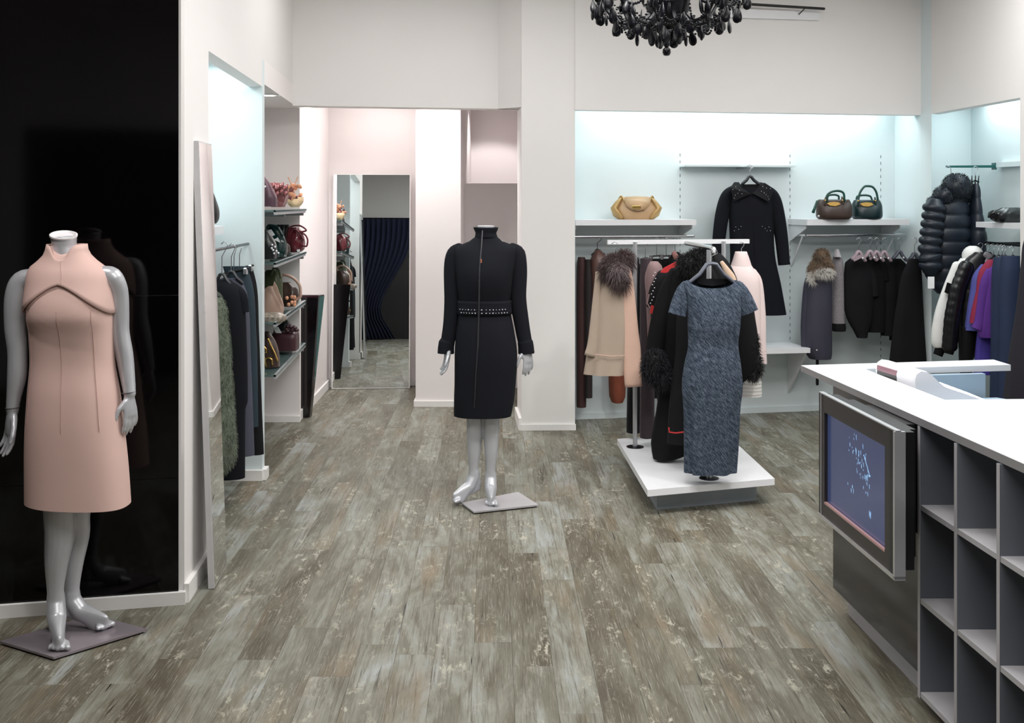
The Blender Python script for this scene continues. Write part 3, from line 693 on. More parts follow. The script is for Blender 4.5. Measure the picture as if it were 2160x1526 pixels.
for k in range(12):
    an = 2 * math.pi * k / 12 + .13; d = Vector((math.cos(an), math.sin(an), 0)); an2 = an + 2 * math.pi / 12; d2 = Vector((math.cos(an2), math.sin(an2), 0))
    R = .335 if k % 2 else .30; R2 = .30 if k % 2 else .335
    z1 = 2.56 if k % 2 else 2.53; z2 = 2.53 if k % 2 else 2.56
    am = MB(); am.tube([c0 + d * .05 + Vector((0, 0, 2.50)), c0 + d * .13 + Vector((0, 0, 2.415)), c0 + d * .23 + Vector((0, 0, 2.425)), c0 + d * R + Vector((0, 0, z1))], (.011, .010, .009, .008), n=8)
    am.lathe([(.002, 0), (.032, .004), (.036, .014), (.012, .018), (.010, .09), (.002, .092)], tuple(c0 + d * R + Vector((0, 0, z1))), 12)
    am.build('arm', BLK, ch, True)
    bd = MB()
    beads(bd, c0 + d * R + Vector((0, 0, z1)), c0 + d2 * R2 + Vector((0, 0, z2)), .07, 15, .0076)
    beads(bd, c0 + d * R + Vector((0, 0, z1)), c0 + d * .09 + Vector((0, 0, 2.42)), .05, 20, .0072)
    beads(bd, c0 + d * (R - .03) + Vector((0, 0, z1 + .02)), c0 + d2 * .16 + Vector((0, 0, 2.44)), .075, 16, .0058)
    beads(bd, c0 + d * .22 + Vector((0, 0, 2.45)), c0 + d2 * .22 + Vector((0, 0, 2.45)), .06, 11, .0062)
    o = bd.build('bead_chain', BLK, ch, True); o['kind'] = 'stuff'
    for q in range(3):
        a3 = an + (q - 1) * .10; rr_ = R + (.03 if q == 1 else .02); add_drop(c0 + Vector((math.cos(a3), math.sin(a3), 0)) * rr_ + Vector((0, 0, z1 - .005 - .02 * (q == 1))), rg.uniform(.9, 1.25), rg.uniform(0, 3))
    add_drop(c0 + (d + d2).normalized() * (R * .96) + Vector((0, 0, min(z1, z2) - .045)), rg.uniform(.9, 1.2), rg.uniform(0, 3))
    add_drop(c0 + d * .24 + Vector((0, 0, 2.455)), 1.15, rg.uniform(0, 3))
    add_drop(c0 + d * .15 + Vector((0, 0, 2.415 if k % 2 else 2.445)), rg.uniform(1.1, 1.4), rg.uniform(0, 3))
    add_drop(c0 + d * (R + .01) + Vector((0, 0, z1 + .05)), 1.0, rg.uniform(0, 3))
    add_drop(c0 + (d * 2 + d2).normalized() * .31 + Vector((0, 0, z1 - .06)), rg.uniform(1.0, 1.3), rg.uniform(0, 3))
    if k % 2 == 0: add_drop(c0 + d * .08 + Vector((0, 0, 2.41)), 1.35, rg.uniform(0, 3))
fin = MB().lathe([(.002, 2.278), (.014, 2.281), (.0195, 2.293), (.018, 2.308), (.008, 2.318), (.016, 2.328), (.017, 2.342), (.010, 2.372), (.006, 2.41), (.02, 2.43)], (c0.x - .008, c0.y, 0), 14).build('finial', BLK, ch, True)
# wall light bar beside the chandelier
wlb = thing('wall_light', (1.93, 7.9, 2.98), 'black bar light with a white backing box high on the wall behind the chandelier', 'wall light')
a, b2 = N(1.15, -.10, 3.035), N(1.835, -.10, 3.018)
MB().tube([a, b2], .010, n=10).build('bar', BLACKP, wlb, True)
MB().tube([N(1.69, -.10, 3.02), N(1.66, -.002, 2.965)], .004, n=6).build('bracket', BLACKP, wlb, True)
MB().tube([N(1.20, -.10, 3.03), N(1.20, -.002, 2.98)], .004, n=6).build('bracket', BLACKP, wlb, True)
nbox(MB(), 1.13, 1.83, -.035, -.003, 2.945, 3.01).build('backing_box', WHITE, wlb)
# downlights in the passage and the nook
for (x, y, z, l) in ((-1.57, 7.02, 2.299, 'round white downlight in the ceiling of the bag nook'), (-1.40, 8.40, 2.619, 'white downlight in the passage ceiling over the black mirror'), (-.58, 8.28, 2.619, 'white downlight in the passage ceiling in front of the pillar')):
    dl = thing('downlight', (x, y, z), l, 'downlight')
    MB().lathe([(.05, -.001), (.075, -.006), (.078, 0), (.05, 0)], (x, y, z), 20).build('ring', TRIM, dl, True)
    MB().lathe([(.001, -.002), (.049, -.002), (.049, 0), (.001, 0)], (x, y, z), 20).build('lens', mat('downlight_lens', (255, 250, 245), .5, emis=(255, 248, 242), estr=4.0), dl, True)
# ------------------------------------------------------------------ fabrics
NAVY = mat('navy_wool', (11, 13, 21), 0.85, var=0.15, vscale=6, bump=0.1, bscale=700, spec=0.25)
BLACK = mat('black_cloth', (11, 11, 13), 0.85, var=0.2, vscale=6, bump=0.1, bscale=600, spec=0.25)
BLACK2 = mat('soft_black_cloth', (17, 17, 21), 0.8, var=0.2, vscale=5, spec=0.25)
PINKD = mat('blush_crepe', (208, 176, 167), 0.75, var=0.03, vscale=5, bump=0.12, bscale=900, spec=0.25)
PINKS = mat('blush_seam', (184, 150, 143), 0.8)
PINKC = mat('pale_pink_wool', (222, 204, 202), 0.85, var=0.03, bump=0.1, bscale=600)
GREIGE = mat('greige_wool', (176, 158, 142), 0.85, var=0.04, bump=0.1, bscale=600)
PEACH = mat('peach_wool', (214, 178, 160), 0.8, var=0.04, bump=0.1, bscale=600)
BROWN = mat('dark_brown_cloth', (62, 36, 34), 0.75, var=0.12, vscale=5)
BROWN2 = mat('near_black_brown', (34, 26, 26), 0.8, var=0.1)
SATIN = mat('brown_satin', (96, 68, 62), 0.35, var=0.1, spec=0.6)
RUST = mat('rust_knit', (122, 62, 42), 0.9, var=0.08)
PLUM = mat('plum_cloth', (62, 50, 57), 0.85, var=0.08)
MAUVE = mat('mauve_cloth', (136, 112, 112), 0.8, var=0.06)
REDC = mat('red_cloth', (196, 44, 46), 0.75, var=0.05)
CREAM = mat('cream_pleats', (226, 224, 220), 0.8, var=0.02)
FURB = mat('brown_fur', (74, 58, 58), 0.7, var=0.35, vscale=14)
FURG = mat('grey_fur', (120, 106, 108), 0.7, var=0.3, vscale=14)
FURK = mat('black_fur', (10, 10, 12), 0.7, var=0.3)
FURT = mat('tawny_fur', (120, 100, 82), 0.8, var=0.45, vscale=16)
FURW = mat('white_fur', (214, 210, 204), 0.8, var=0.1)
OLIVE = mat('olive_fur', (98, 106, 92), 0.9, var=0.3, vscale=18)
TWEED2 = mat('grey_tweed', (140, 134, 138), 0.9, var=0.3, vscale=90, stretch=(1, 1, 2.5))
PARKA = mat('slate_parka', (56, 55, 70), 0.7, var=0.08)
SLATE = mat('slate_cloth', (70, 72, 86), 0.85, var=0.08)
DTEAL = mat('dark_teal_cloth', (34, 52, 62), 0.8, var=0.1)
PUFF = mat('navy_puffer', (22, 30, 42), 0.42, var=0.12, bump=0.25, bscale=40, spec=0.45)
PUFFK = mat('black_puffer', (15, 15, 19), 0.3, var=0.1, bump=0.3, bscale=40, spec=0.5)
PUFFW = mat('white_puffer', (232, 232, 230), 0.6, var=0.02, bump=0.2, bscale=40)
BLUEC = mat('blue_violet_cloth', (80, 84, 158), 0.8, var=0.1)
REDV = mat('wine_cloth', (140, 34, 66), 0.8, var=0.06)
PURP = mat('purple_knit', (86, 42, 132), 0.85, var=0.08)
VIOL = mat('violet_cloth', (62, 50, 140), 0.8, var=0.08)
NAVYT = mat('navy_trouser', (26, 42, 72), 0.75, var=0.1, vscale=4)
HANGG = mat('grey_hanger', (88, 92, 104), 0.4, spec=0.5)
HANGM = mat('mauve_hanger', (164, 146, 154), 0.45)
HANGK = mat('black_hanger', (44, 46, 50), 0.35, spec=0.5)
WIRE = mat('hook_wire', (180, 182, 186), 0.25, 1.0)
GOLD = mat('gold_metal', (226, 186, 110), 0.22, 1.0)
TAGW = mat('paper_tag', (238, 240, 242), 0.6)
STUD = mat('stud_crystal', (235, 235, 240), 0.1, 0.4)
def tweed():
    m = mat('blue_tweed', (86, 96, 116), 0.85, var=0.1, spec=0.25); nt = m.node_tree; N_ = nt.nodes; L = nt.links; b = N_['Principled BSDF']
    tc = N_.new('ShaderNodeTexCoord'); mp = N_.new('ShaderNodeMapping'); mp.vector_type = 'TEXTURE'; mp.inputs['Rotation'].default_value = (0, math.radians(50), 0); mp.inputs['Scale'].default_value = (1 / 34, 1 / 12, 1 / 190)
    L.new(tc.outputs['Object'], mp.inputs['Vector']); n1 = N_.new('ShaderNodeTexNoise'); n1.inputs['Scale'].default_value = 1.0; n1.inputs['Detail'].default_value = 3; L.new(mp.outputs[0], n1.inputs['Vector'])
    n2_ = N_.new('ShaderNodeTexNoise'); n2_.inputs['Scale'].default_value = 420; L.new(tc.outputs['Object'], n2_.inputs['Vector'])
    mx = N_.new('ShaderNodeMix'); mx.data_type = 'FLOAT'; mx.inputs[0].default_value = 0.55; L.new(n1.outputs['Fac'], mx.inputs[2]); L.new(n2_.outputs['Fac'], mx.inputs[3])
    r = N_.new('ShaderNodeValToRGB'); e = r.color_ramp.elements; e[0].position = .40; e[0].color = lin((28, 36, 48)); e[1].position = .66; e[1].color = lin((116, 126, 140))
    k = e.new(.50); k.color = lin((56, 67, 82)); L.new(mx.outputs[0], r.inputs['Fac']); L.new(r.outputs['Color'], b.inputs['Base Color'])
    bp = N_.new('ShaderNodeBump'); bp.inputs['Strength'].default_value = .5; bp.inputs['Distance'].default_value = .003; L.new(mx.outputs[0], bp.inputs['Height']); L.new(bp.outputs[0], b.inputs['Normal']); return m
TWEED = tweed()

def garment(name, label, cat, D, lv, dep, m, sleeves=(), fold=None, group=None, ex=2.2, rows=26, n=44, sm=None, flat=.75, y0=0.0, tilt=0.0, disp=None, ztop=None, cap=(True, True), ds=1.0):
    if ds != 1.0: lv = [tuple(l[:3]) + ((l[3] if len(l) > 3 else dep) * ds,) + tuple(l[4:]) for l in lv]
    f = Form.at(D, lv, dep, ex, y0); mb = MB(); f.mesh(mb, rows, n, fold, tilt=tilt, disp=disp, ztop=ztop, cap=cap)
    o = mb.build(name, m, None, True, 62); tag(o, label, cat, group)
    for s in sleeves:
        sb = MB(); sleeve(sb, D + y0, s, flat=flat); sb.build('sleeve', sm or m, o, True, 62)
    return o, f
def slab(mb, poly, D, thick=.006, dy=None):
    a = [P(x, y, D) + Vector((0, (dy[i] if dy else 0), 0)) for i, (x, y) in enumerate(poly)]
    ar = sum(a[i].x * a[(i + 1) % len(a)].z - a[(i + 1) % len(a)].x * a[i].z for i in range(len(a)))
    if ar < 0: a = a[::-1]
    return mb.loft([[p + Vector((0, thick, 0)) for p in a], a])
def hanger(label, D, l, a, r, hook, m, thick=.009, wide=.016, name='clothes_hanger', group=None, rail_dy=0.0, hm=None):
    pl, pa, pr, ph = P(l[0], l[1], D), P(a[0], a[1], D), P(r[0], r[1], D), P(hook[0], hook[1], D)
    t = thing(name, tuple(pa), label, 'hanger', group)
    k = (pr - pl) * .09
    pts = [pl, pl.lerp(pa, .55) + Vector((0, 0, -.003)), pa - k + Vector((0, 0, -.004)), pa, pa + k + Vector((0, 0, -.004)), pr.lerp(pa, .55) + Vector((0, 0, -.003)), pr]
    MB().tube(pts, [(thick, wide * .7), (thick, wide), (thick, wide), (thick, wide * .9), (thick, wide), (thick, wide), (thick, wide * .7)], n=10, ref=(0, 1, 0)).build('arms', m, t, True, 180)
    h = ph.z - pa.z; q = min(.018, abs(h) * .3)
    hp = [pa, pa + Vector((0, 0, h * .55)), ph + Vector((q * .9, rail_dy * .5, -q * .9)), ph + Vector((q * .6, rail_dy, -.1 * q)), ph + Vector((-.2 * q, rail_dy, q * .3)), ph + Vector((-q, rail_dy, -q * .4))]
    MB().tube(hp, .0025, n=6).build('hook', hm or WIRE, t, True, 180)
    return t
def cliphanger(label, D, l, r, hook, m=BLACKP, group=None):
    pl, pr, ph = P(l[0], l[1], D), P(r[0], r[1], D), P(hook[0], hook[1], D); c = (pl + pr) / 2
    t = thing('clip_hanger', tuple(c), label, 'hanger', group)
    MB().tube([pl, pr], .006, n=8).build('bar', m, t, True, 180)
    MB().tube([c, c.lerp(ph, .6), ph + Vector((.012, 0, -.012)), ph + Vector((0, 0, .004)), ph + Vector((-.013, 0, -.01))], .0025, n=6).build('hook', WIRE, t, True, 180)
    for k in (.1, .9):
        p = pl.lerp(pr, k); MB().box(p + Vector((0, -.004, -.014)), (.022, .02, .04), bev=.005).build('clip', CHROME, t)
    return t

# ------------------------------------------------------------------ mannequins
def hand(mb, wr, d, thumb, L=.165):
    d = Vector(d).normalized(); th = Vector(thumb); th = (th - d * th.dot(d)).normalized(); nn = d.cross(th)      # nn: out of the back or the palm
    k = L / .165
    mb.tube([wr - d * .02, wr, wr + d * .025 * k, wr + d * .055 * k, wr + d * .082 * k], [(.019 * k, .023 * k), (.018 * k, .022 * k), (.017 * k, .029 * k), (.0155 * k, .036 * k), (.012 * k, .037 * k)], n=14, ref=tuple(th))
    for i, (o, ln, fan) in enumerate(((.027, .074, .10), (.009, .084, .03), (-.010, .078, -.04), (-.0275, .060, -.12))):
        b0 = wr + d * (.076 - .006 * (i == 3)) * k + th * o * k
        dd = (d + th * fan + nn * .10).normalized(); d2 = (d + th * fan * .6 + nn * .38).normalized(); d3 = (d + nn * .62).normalized()
        p1 = b0 + dd * ln * .46 * k; p2 = p1 + d2 * ln * .32 * k; p3 = p2 + d3 * ln * .24 * k
        mb.tube([b0, p1, p2, p3], [.0092 * k, .0086 * k, .0078 * k, .0066 * k], n=9)
    b0 = wr + d * .022 * k + th * .020 * k; p1 = b0 + (d * .62 + th * .62 + nn * .25).normalized() * .042 * k
    p2 = p1 + (d * .85 + th * .32 + nn * .22).normalized() * .034 * k; p3 = p2 + (d + th * .05 + nn * .25).normalized() * .024 * k
    mb.tube([b0, p1, p2, p3], [.0125 * k, .0108 * k, .0092 * k, .0072 * k], n=9)
def foot(mb, ank, toe, toes=True, k=1.0, lift=.05):
    ank, toe = Vector(ank), Vector(toe); h = toe - ank; h.z = 0; L = h.length; f = h.normalized(); s = Vector((-f.y, f.x, 0)); g = toe.z - .012
    def q(a, z): return Vector((ank.x + f.x * a, ank.y + f.y * a, z))
    az = ank.z
    mb.tube([q(-.004, az + .03), q(.0, az), q(L * .22, az * .62 + g * .38), q(L * .50, az * .30 + g * .70 + .014), q(L * .74, g + .024), q(L * .90, g + .017)],
            [(.030 * k, .031 * k), (.031 * k, .033 * k), (.031 * k, .034 * k), (.035 * k, .026 * k), (.041 * k, .0205 * k), (.038 * k, .014 * k)], n=16, ref=tuple(s))
    mb.tube([q(-.006, az + .015), q(-.020, az * .6 + lift * .4), q(-.016, lift + .022)], [(.024 * k, .026 * k), (.027 * k, .028 * k), (.023 * k, .022 * k)], n=12, ref=tuple(s))
    mb.tube([q(-.012, lift + .024), q(L * .35, lift * .55 + g + .018), q(L * .62, g + .022)], [(.022 * k, .018 * k), (.026 * k, .018 * k), (.034 * k, .016 * k)], n=12, ref=tuple(s))
    for i, (o, r, e) in enumerate(((.027, .0125, 1.02), (.009, .0095, 1.0), (-.006, .0088, .965), (-.0195, .0082, .915), (-.031, .0080, .85))):
        a0 = q(L * .80, g + .018) + s * o * k * .9; a1 = q(L * e, g + .012) + s * o * k
        mb.tube([a0, a1], [r * k, r * .9 * k], n=8)
def chain(mb, D, pts, flat=1.0, n=16):
    sleeve(mb, D, pts, n, flat, rend=True)

# --- mannequin at the left in the blush dress
D1 = 4.0
f1 = Form.at(D1, [(518, 108, 175, .052), (530, 104, 178, .054), (545, 96, 189, .06), (558, 78, 206, .07), (572, 69, 222, .085), (600, 66, 231, .105), (640, 65, 237, .125, -.008), (665, 65, 239, .128, -.01), (700, 66, 238, .112), (760, 68, 239, .10), (830, 64, 249, .118), (900, 60, 257, .128), (980, 58, 266, .13), (1060, 58, 272, .13)], .12, 2.4)
m1 = thing('mannequin', (-1.62, 4.03, 0), 'silver headless mannequin in a blush dress in front of the black glass panels', 'mannequin')
mb = MB()
tf = Form.at(D1, [(545, 112, 172, .05), (560, 84, 200, .06), (580, 70, 224, .08), (620, 70, 228, .10), (700, 72, 232, .09), (760, 76, 230, .085), (900, 70, 246, .11), (1010, 80, 240, .10)], .1)
tf.mesh(mb, 20, 28)
mb.tube([P(134, 499, D1), P(136, 520, D1), P(139, 550, D1), P(141, 575, D1)], [(.0475, .044), (.042, .041), (.047, .046), (.07, .06)], n=24, ref=(0, 1, 0), rnd=False)
chain(mb, D1, [(72, 588, 22), (46, 596, 24), (36, 630, 25.5), (33, 690, 23), (37, 745, 20.5), (36, 790, 20), (29, 840, 15), (26, 868, 13)], .95)
chain(mb, D1, [(218, 580, 20), (238, 586, 21), (246, 625, 21, .02), (246, 690, 20, .03), (256, 750, 18.5, .03), (266, 805, 15, .02), (272, 834, 12.5, .01)], .95)
hand(mb, P(26, 868, D1), (-.07, -.05, -1), (.75, -.65, 0), .168)
hand(mb, P(272, 834, D1 + .01), (.10, -.05, -1), (-.45, -.9, 0), .150)
chain(mb, 3.985, [(118, 900, 42, .03), (122, 1000, 36, .02), (124, 1080, 31), (123, 1130, 30.5, .012), (119, 1190, 24), (117, 1240, 17.5), (118, 1268, 16.5)])
chain(mb, 4.08, [(190, 900, 42, -.03), (176, 1000, 34), (163, 1080, 27), (160, 1130, 26, .01), (155, 1190, 20), (152, 1240, 15.5), (153, 1262, 15)])
foot(mb, P(118, 1272, 3.985), (-1.597, 3.848, .028), lift=.055)
foot(mb, P(153, 1266, 4.08), (-1.500, 4.052, .028), lift=.045)
mesh_obj('body', remesh(mb, .0042, 6), MANN, m1)
nk = MB(); c = P(134, 496, D1)
nk.lathe([(.001, -.012), (.030, -.012), (.038, -.002), (.044, .003), (.0485, .002), (.0485, -.004)], (0, 0, 0), 28)
R_ = Euler((math.radians(16), math.radians(6), 0)).to_matrix(); nk.v = [tuple(R_ @ Vector(p) + c) for p in nk.v]; nk.build('neck_rim', mat('neck_rim', (226, 222, 224), .4), m1, True)
nk = MB(); nk.lathe([(.001, 0), (.036, 0), (.036, .0015), (.001, .0015)], (0, 0, -.006), 24); nk.v = [tuple(R_ @ Vector(p) + c) for p in nk.v]; nk.build('neck_cap', mat('neck_cap', (176, 166, 172), .45), m1)
for wp, r, ax in ((P(27, 860, D1), (.0265, .025), (-.05, 0, 1)), (P(271, 828, D1 + .01), (.0255, .024), (-.12, 0, 1))):
    ax = Vector(ax).normalized(); MB().tube([wp - ax * .0007, wp + ax * .0007], [r, r], n=20, rnd=False).build('wrist_seam', MANND, m1)
zp = .015
pc1 = [G(0, 1353, zp), G(113, 1387, zp), G(310, 1327, zp), G(196, 1297, zp)]
MB().prism([(p.x, p.y) for p in pc1], .007, .015).build('base_plate', PLATE, m1)
cc = sum(pc1, Vector()) / 4
MB().prism([tuple((cc + (p - cc) * .95).xy) for p in pc1], 0, .007).build('base_pad', RUBBER, m1)
# dress
mb = MB(); zt = lambda py: P(0, py, D1).z
notch = lambda th: math.exp(-((th + math.pi / 2 + (2 * math.pi if th < -math.pi else 0)) / .38) ** 2)
nt_ = lambda th: math.exp(-(((th - 1.5 * math.pi) if th > 0 else (th + math.pi / 2)) / .42) ** 2)
f1.mesh(mb, 40, 64, folds(4, .018, 1.0, 6, .55), ztop=lambda th: zt(519) - .042 * nt_(th), cap=(True, True), tilt=-.05)
d1 = mb.build('shift_dress', PINKD, None, True, 62); tag(d1, 'blush pink sleeveless shift dress with a chest yoke, worn by the mannequin at the left', 'dress')
yb = MB(); f1.mesh(yb, 12, 64, None, off=.009, ztop=lambda th: zt(515) - .055 * nt_(th), zbot=lambda th: zt(597) - (zt(597) - zt(660)) * abs(math.cos(th)) ** 1.15, cap=(False, False))
y_ = yb.build('yoke', PINKD, d1, True, 40); shellify(y_, .004)
def seamline(f, parent, th, za, zb, m, off=.0012, r=.0011, dth=0.0):
    pts = [f.pt(za + (zb - za) * k / 12, th + dth * k / 12, off) for k in range(13)]
    MB().tube(pts, r, n=5).build('seam', m, parent, True, 180)
for th in (1.22 * math.pi, 1.5 * math.pi, 1.74 * math.pi): seamline(f1, d1, th, zt(650), zt(900), PINKS)
seamline(f1, d1, 1.515 * math.pi, zt(548), zt(596), PINKS, .0115)

# --- mannequin in the middle
D2 = 5.84
m2 = thing('mannequin', (-.06, 5.8, 0), 'silver headless mannequin in a dark navy zipped dress in the middle of the floor', 'mannequin')
mb = MB()
tf = Form.at(D2, [(496, 1006, 1044, .05), (510, 992, 1060, .055), (525, 966, 1085, .08), (600, 972, 1072, .09), (650, 978, 1066, .08), (750, 968, 1082, .10), (830, 972, 1076, .09)], .09)
tf.mesh(mb, 18, 26)
mb.tube([P(1025, 477, D2), P(1025, 490, D2), P(1025, 505, D2)], [(.045, .044), (.042, .042), (.055, .05)], n=22, ref=(0, 1, 0), rnd=False)
chain(mb, D2, [(966, 545, 9), (957, 600, 9), (952, 680, 8.5), (946, 735, 8.5)])
chain(mb, D2, [(1083, 545, 9), (1092, 600, 9), (1100, 680, 8.5), (1111, 735, 8.5)])
hand(mb, P(946, 733, D2), (-.14, -.12, -1), (.35, -.9, 0), .158)
hand(mb, P(1111, 733, D2), (.10, -.10, -1), (-.75, -.65, 0), .158)
chain(mb, 5.84, [(1001, 800, 22), (1001, 870, 18), (1001, 915, 17, .01), (1000, 960, 13.5), (999, 990, 10.5), (999, 1005, 10.5)])
chain(mb, 5.84, [(1040, 800, 22), (1037, 870, 18), (1036, 915, 17, .01), (1036, 960, 13.5), (1035, 990, 10.5), (1035, 1008, 10.5)])
foot(mb, P(999, 1007, 5.84), (-.312, 5.76, .030), lift=.05)
foot(mb, P(1035, 1010, 5.84), (-.108, 5.70, .028), lift=.05)
mesh_obj('body', remesh(mb, .0048, 6), MANN, m2)
nk = MB(); c = P(1025, 476, D2); nk.lathe([(.001, 0), (.040, 0), (.045, -.002), (.045, -.006), (.001, -.006)], tuple(c), 26); nk.build('neck_cap', mat('neck_cap_pale', (214, 214, 218), .35, .2), m2, True)
pc2 = [G(1000, 1080, zp), G(1136, 1065, zp), G(1093, 1038, zp), G(973.5, 1061, zp)]
MB().prism([(p.x, p.y) for p in pc2], .007, .015).build('base_plate', PLATEL, m2)
cc = sum(pc2, Vector()) / 4
MB().prism([tuple((cc + (p - cc) * .95).xy) for p in pc2], 0, .007).build('base_pad', RUBBER, m2)
z2 = lambda py: P(0, py, D2).z
lv2 = [(499, 1003, 1048, .062), (506, 998, 1053, .064), (514, 976, 1074, .075), (522, 961, 1090, .09), (540, 958, 1089, .11), (580, 962, 1082, .122, -.012), (610, 965, 1079, .115, -.008), (640, 967, 1076, .10), (655, 967, 1077, .10), (700, 962, 1085, .118), (750, 959, 1091, .125), (800, 959, 1089, .122), (850, 958, 1084, .118), (876, 958, 1079, .115)]
d2, f2 = garment('zip_dress', 'dark navy long-sleeved dress with front zip and studded belt, on the mannequin in mid-floor', 'dress', D2, lv2, .11, NAVY,
    [[(972, 524, 13), (958, 538, 17), (955, 575, 19), (955, 620, 18), (951, 680, 16), (944, 725, 15), (942, 745, 16)], [(1077, 524, 13), (1092, 538, 17), (1093, 575, 19), (1092, 620, 18), (1100, 680, 16), (1108, 725, 15), (1112, 746, 16)]], folds(3, .02, 1.2, 5, .6), ex=2.3, n=56, rows=36)
fc = Form.at(D2, [(480, 999, 1050, .068), (484, 1001, 1049, .066), (492, 1004, 1046, .062), (502, 1002, 1049, .064)], .06)
cm = MB(); fc.mesh(cm, 8, 36, None, cap=(False, False)); o = cm.build('collar', NAVY, d2, True, 180); shellify(o, .006)
bm_ = MB(); f2.mesh(bm_, 5, 56, None, off=.006, ztop=lambda th: z2(633), zbot=lambda th: z2(662), cap=(False, False)); o = bm_.build('belt', NAVY, d2, True, 180); shellify(o, .005)
for w0_, s_ in (((942, 722), -1), ((1108, 722), 1)):
    cb = MB(); sleeve(cb, D2, [(w0_[0], w0_[1], 16.3), (w0_[0] + 1.5 * s_, w0_[1] + 12, 16.8), (w0_[0] + 2 * s_, w0_[1] + 24, 17.2)], flat=.78); cb.build('cuff', NAVY, [q for q in d2.children if q.name.startswith('sleeve')][0 if s_ < 0 else 1], True, 62)
zm = mat('zip_tape', (62, 62, 66), .4, .5)
pts = []
for py, px in ((486, 1020), (520, 1019), (560, 1016), (600, 1015), (660, 1014), (720, 1013), (780, 1009), (830, 1007), (852, 1005)):
    q = P(px, py, D2); z = max(min(q.z, f2.z[-1]), f2.z[0]); Q = f2.q(z); a = (q.x - (Q[0] + Q[1]) / 2) / ((Q[1] - Q[0]) / 2); th = -math.acos(max(-1, min(1, a)))
    pp = f2.pt(z, th, .0085 if 625 < py < 670 else .004); pp.z = q.z; pts.append(pp)
MB().tube(pts, [(.0042, .003)] * 3 + [(.005, .003)] * 3 + [(.003, .0025)] * 3, n=6).build('zip', zm, d2, True, 180)
MB().box(P(1015, 551, D2 - .145), (.007, .005, .022), bev=.002).build('zip_pull', mat('zip_pull', (206, 130, 96), .3, .6), d2)
st0 = None; rg2 = random.Random(9)
for row, (py, n0) in enumerate(((650, 15), (657, 16))):
    for k in range(n0):
        a = -.82 + 1.64 * (k + .5 * row) / n0
        if abs(a - (-.15)) < .07: continue
        th = -math.acos(a); p = f2.pt(z2(py - 4 * abs(a) ** 2 * (-1 if row else 1) * 0), th, .0125)
        if st0 is None: b_ = MB(); b_.ball((0, 0, 0), .0036, 6, 4); st0 = b_.build('stud', STUD, d2, True, 180, origin=(0, 0, 0)); o = st0
        else: o = st0.copy(); S.collection.objects.link(o)
        o.location = p - Vector(WORG[d2.name]); s = rg2.uniform(.6, 1.15); o.scale = (s, s, s)
# ------------------------------------------------------------------ clothes on the rack
fd = folds
def furpart(name, o, src, n, L, r, m, seed, droop=.5):
    b = fur(src, n, L, r, seed, droop); p = b.build(name, m, o); p['kind'] = 'stuff'; return p
def lumps(D, items, m_=10, k=8):
    b = MB()
    for (x, y, rx, ry, dz) in items:
        c = P(x, y, D); c.y += dz; q = D / F; b.ball(c, (rx * q, min(rx, ry) * q, ry * q), m_, k)
    return b
# blue tweed dress on the front arm
D = 5.66
wav = lambda th, t: max(0, (t - .38) / .62) * .11 * math.cos(6 * th + .4) + max(0, t - .45) * .05 * math.cos(11 * th + 1)
lv = [(591, 1448, 1553, .022), (597, 1441, 1560, .034), (606, 1440, 1562, .046), (625, 1446, 1563, .06), (650, 1450, 1563, .072), (690, 1451, 1561, .08), (725, 1452, 1557, .068), (770, 1444, 1562, .08), (812, 1440, 1564, .084), (860, 1444, 1558, .083), (930, 1446, 1553, .078), (997, 1447, 1547, .075)]
td1, tf1 = garment('tweed_dress', 'blue grey tweed dress with short sleeves, on the front arm of the rack', 'dress', D, lv, .08, TWEED,
    [[(1449, 598, 10), (1444, 612, 16), (1436, 635, 18.5), (1428, 664, 19.5)], [(1553, 598, 10), (1560, 612, 16), (1570, 633, 18.5), (1581, 660, 19.5)]], wav, ex=2.3, rows=44, n=64, flat=.45, cap=(False, True),
    ztop=lambda th: P(0, 591, 5.66).z - (.040 * max(0, 1 - (abs(math.cos(th)) / .88) ** 2.4) if math.sin(th) < 0 else .004))
bk = MB(); slab(bk, [(1462, 592), (1475, 600), (1502, 604), (1530, 600), (1543, 592), (1535, 589), (1502, 588), (1470, 589)], D + .018, .004); bk.build('back_neckline', BLACK2, td1)
for (a, b) in (((1443, 803), (1463, 812)), ((1545, 812), (1563, 803))):
    MB().tube([P(a[0], a[1], D) + Vector((0, -.075, 0)), P(b[0], b[1], D) + Vector((0, -.083, 0))], .003, n=6).build('pocket_edge', TWEED, td1, True)
hanger('thick grey hanger holding the blue tweed dress', D, (1446, 603), (1501, 556), (1556, 603), (1507, 528), HANGG, .010, .026)
# beige cape with fur collar
D = 6.28
lv = [(552, 1290, 1316, .03), (558, 1272, 1322, .05), (570, 1262, 1326, .07), (600, 1257, 1330, .085), (650, 1250, 1332, .095), (720, 1242, 1333, .10), (788, 1233, 1326, .105)]
cp, cf = garment('cape', 'greige and peach cape with a brown fur collar, on the rack', 'cape', D, lv, .09, GREIGE,
    [], fd(7, .09, .5, 4, .1), rows=30, n=60)
pb = MB(); sleeve(pb, D - .07, [(1312, 560, 8), (1320, 580, 13), (1325, 640, 16), (1328, 700, 19), (1330, 740, 22), (1334, 780, 20), (1336, 816, 18)], flat=.4); pb.build('front_drape', PEACH, cp, True, 180)
pb = MB(); sleeve(pb, D - .06, [(1262, 575, 6), (1258, 640, 9), (1252, 720, 12), (1245, 752, 13)], flat=.45); pb.build('side_drape', GREIGE, cp, True, 180)
MB().tube([P(1256, 748, D - .11), P(1290, 752, D - .12), P(1318, 750, D - .12)], .0022, n=5).build('hem_stitch', PEACH, cp, True)
hanger('wire hook hanger under the fur collar of the cape', D, (1275, 562), (1298, 541), (1320, 560), (1297, 512), HANGK, .006, .01)
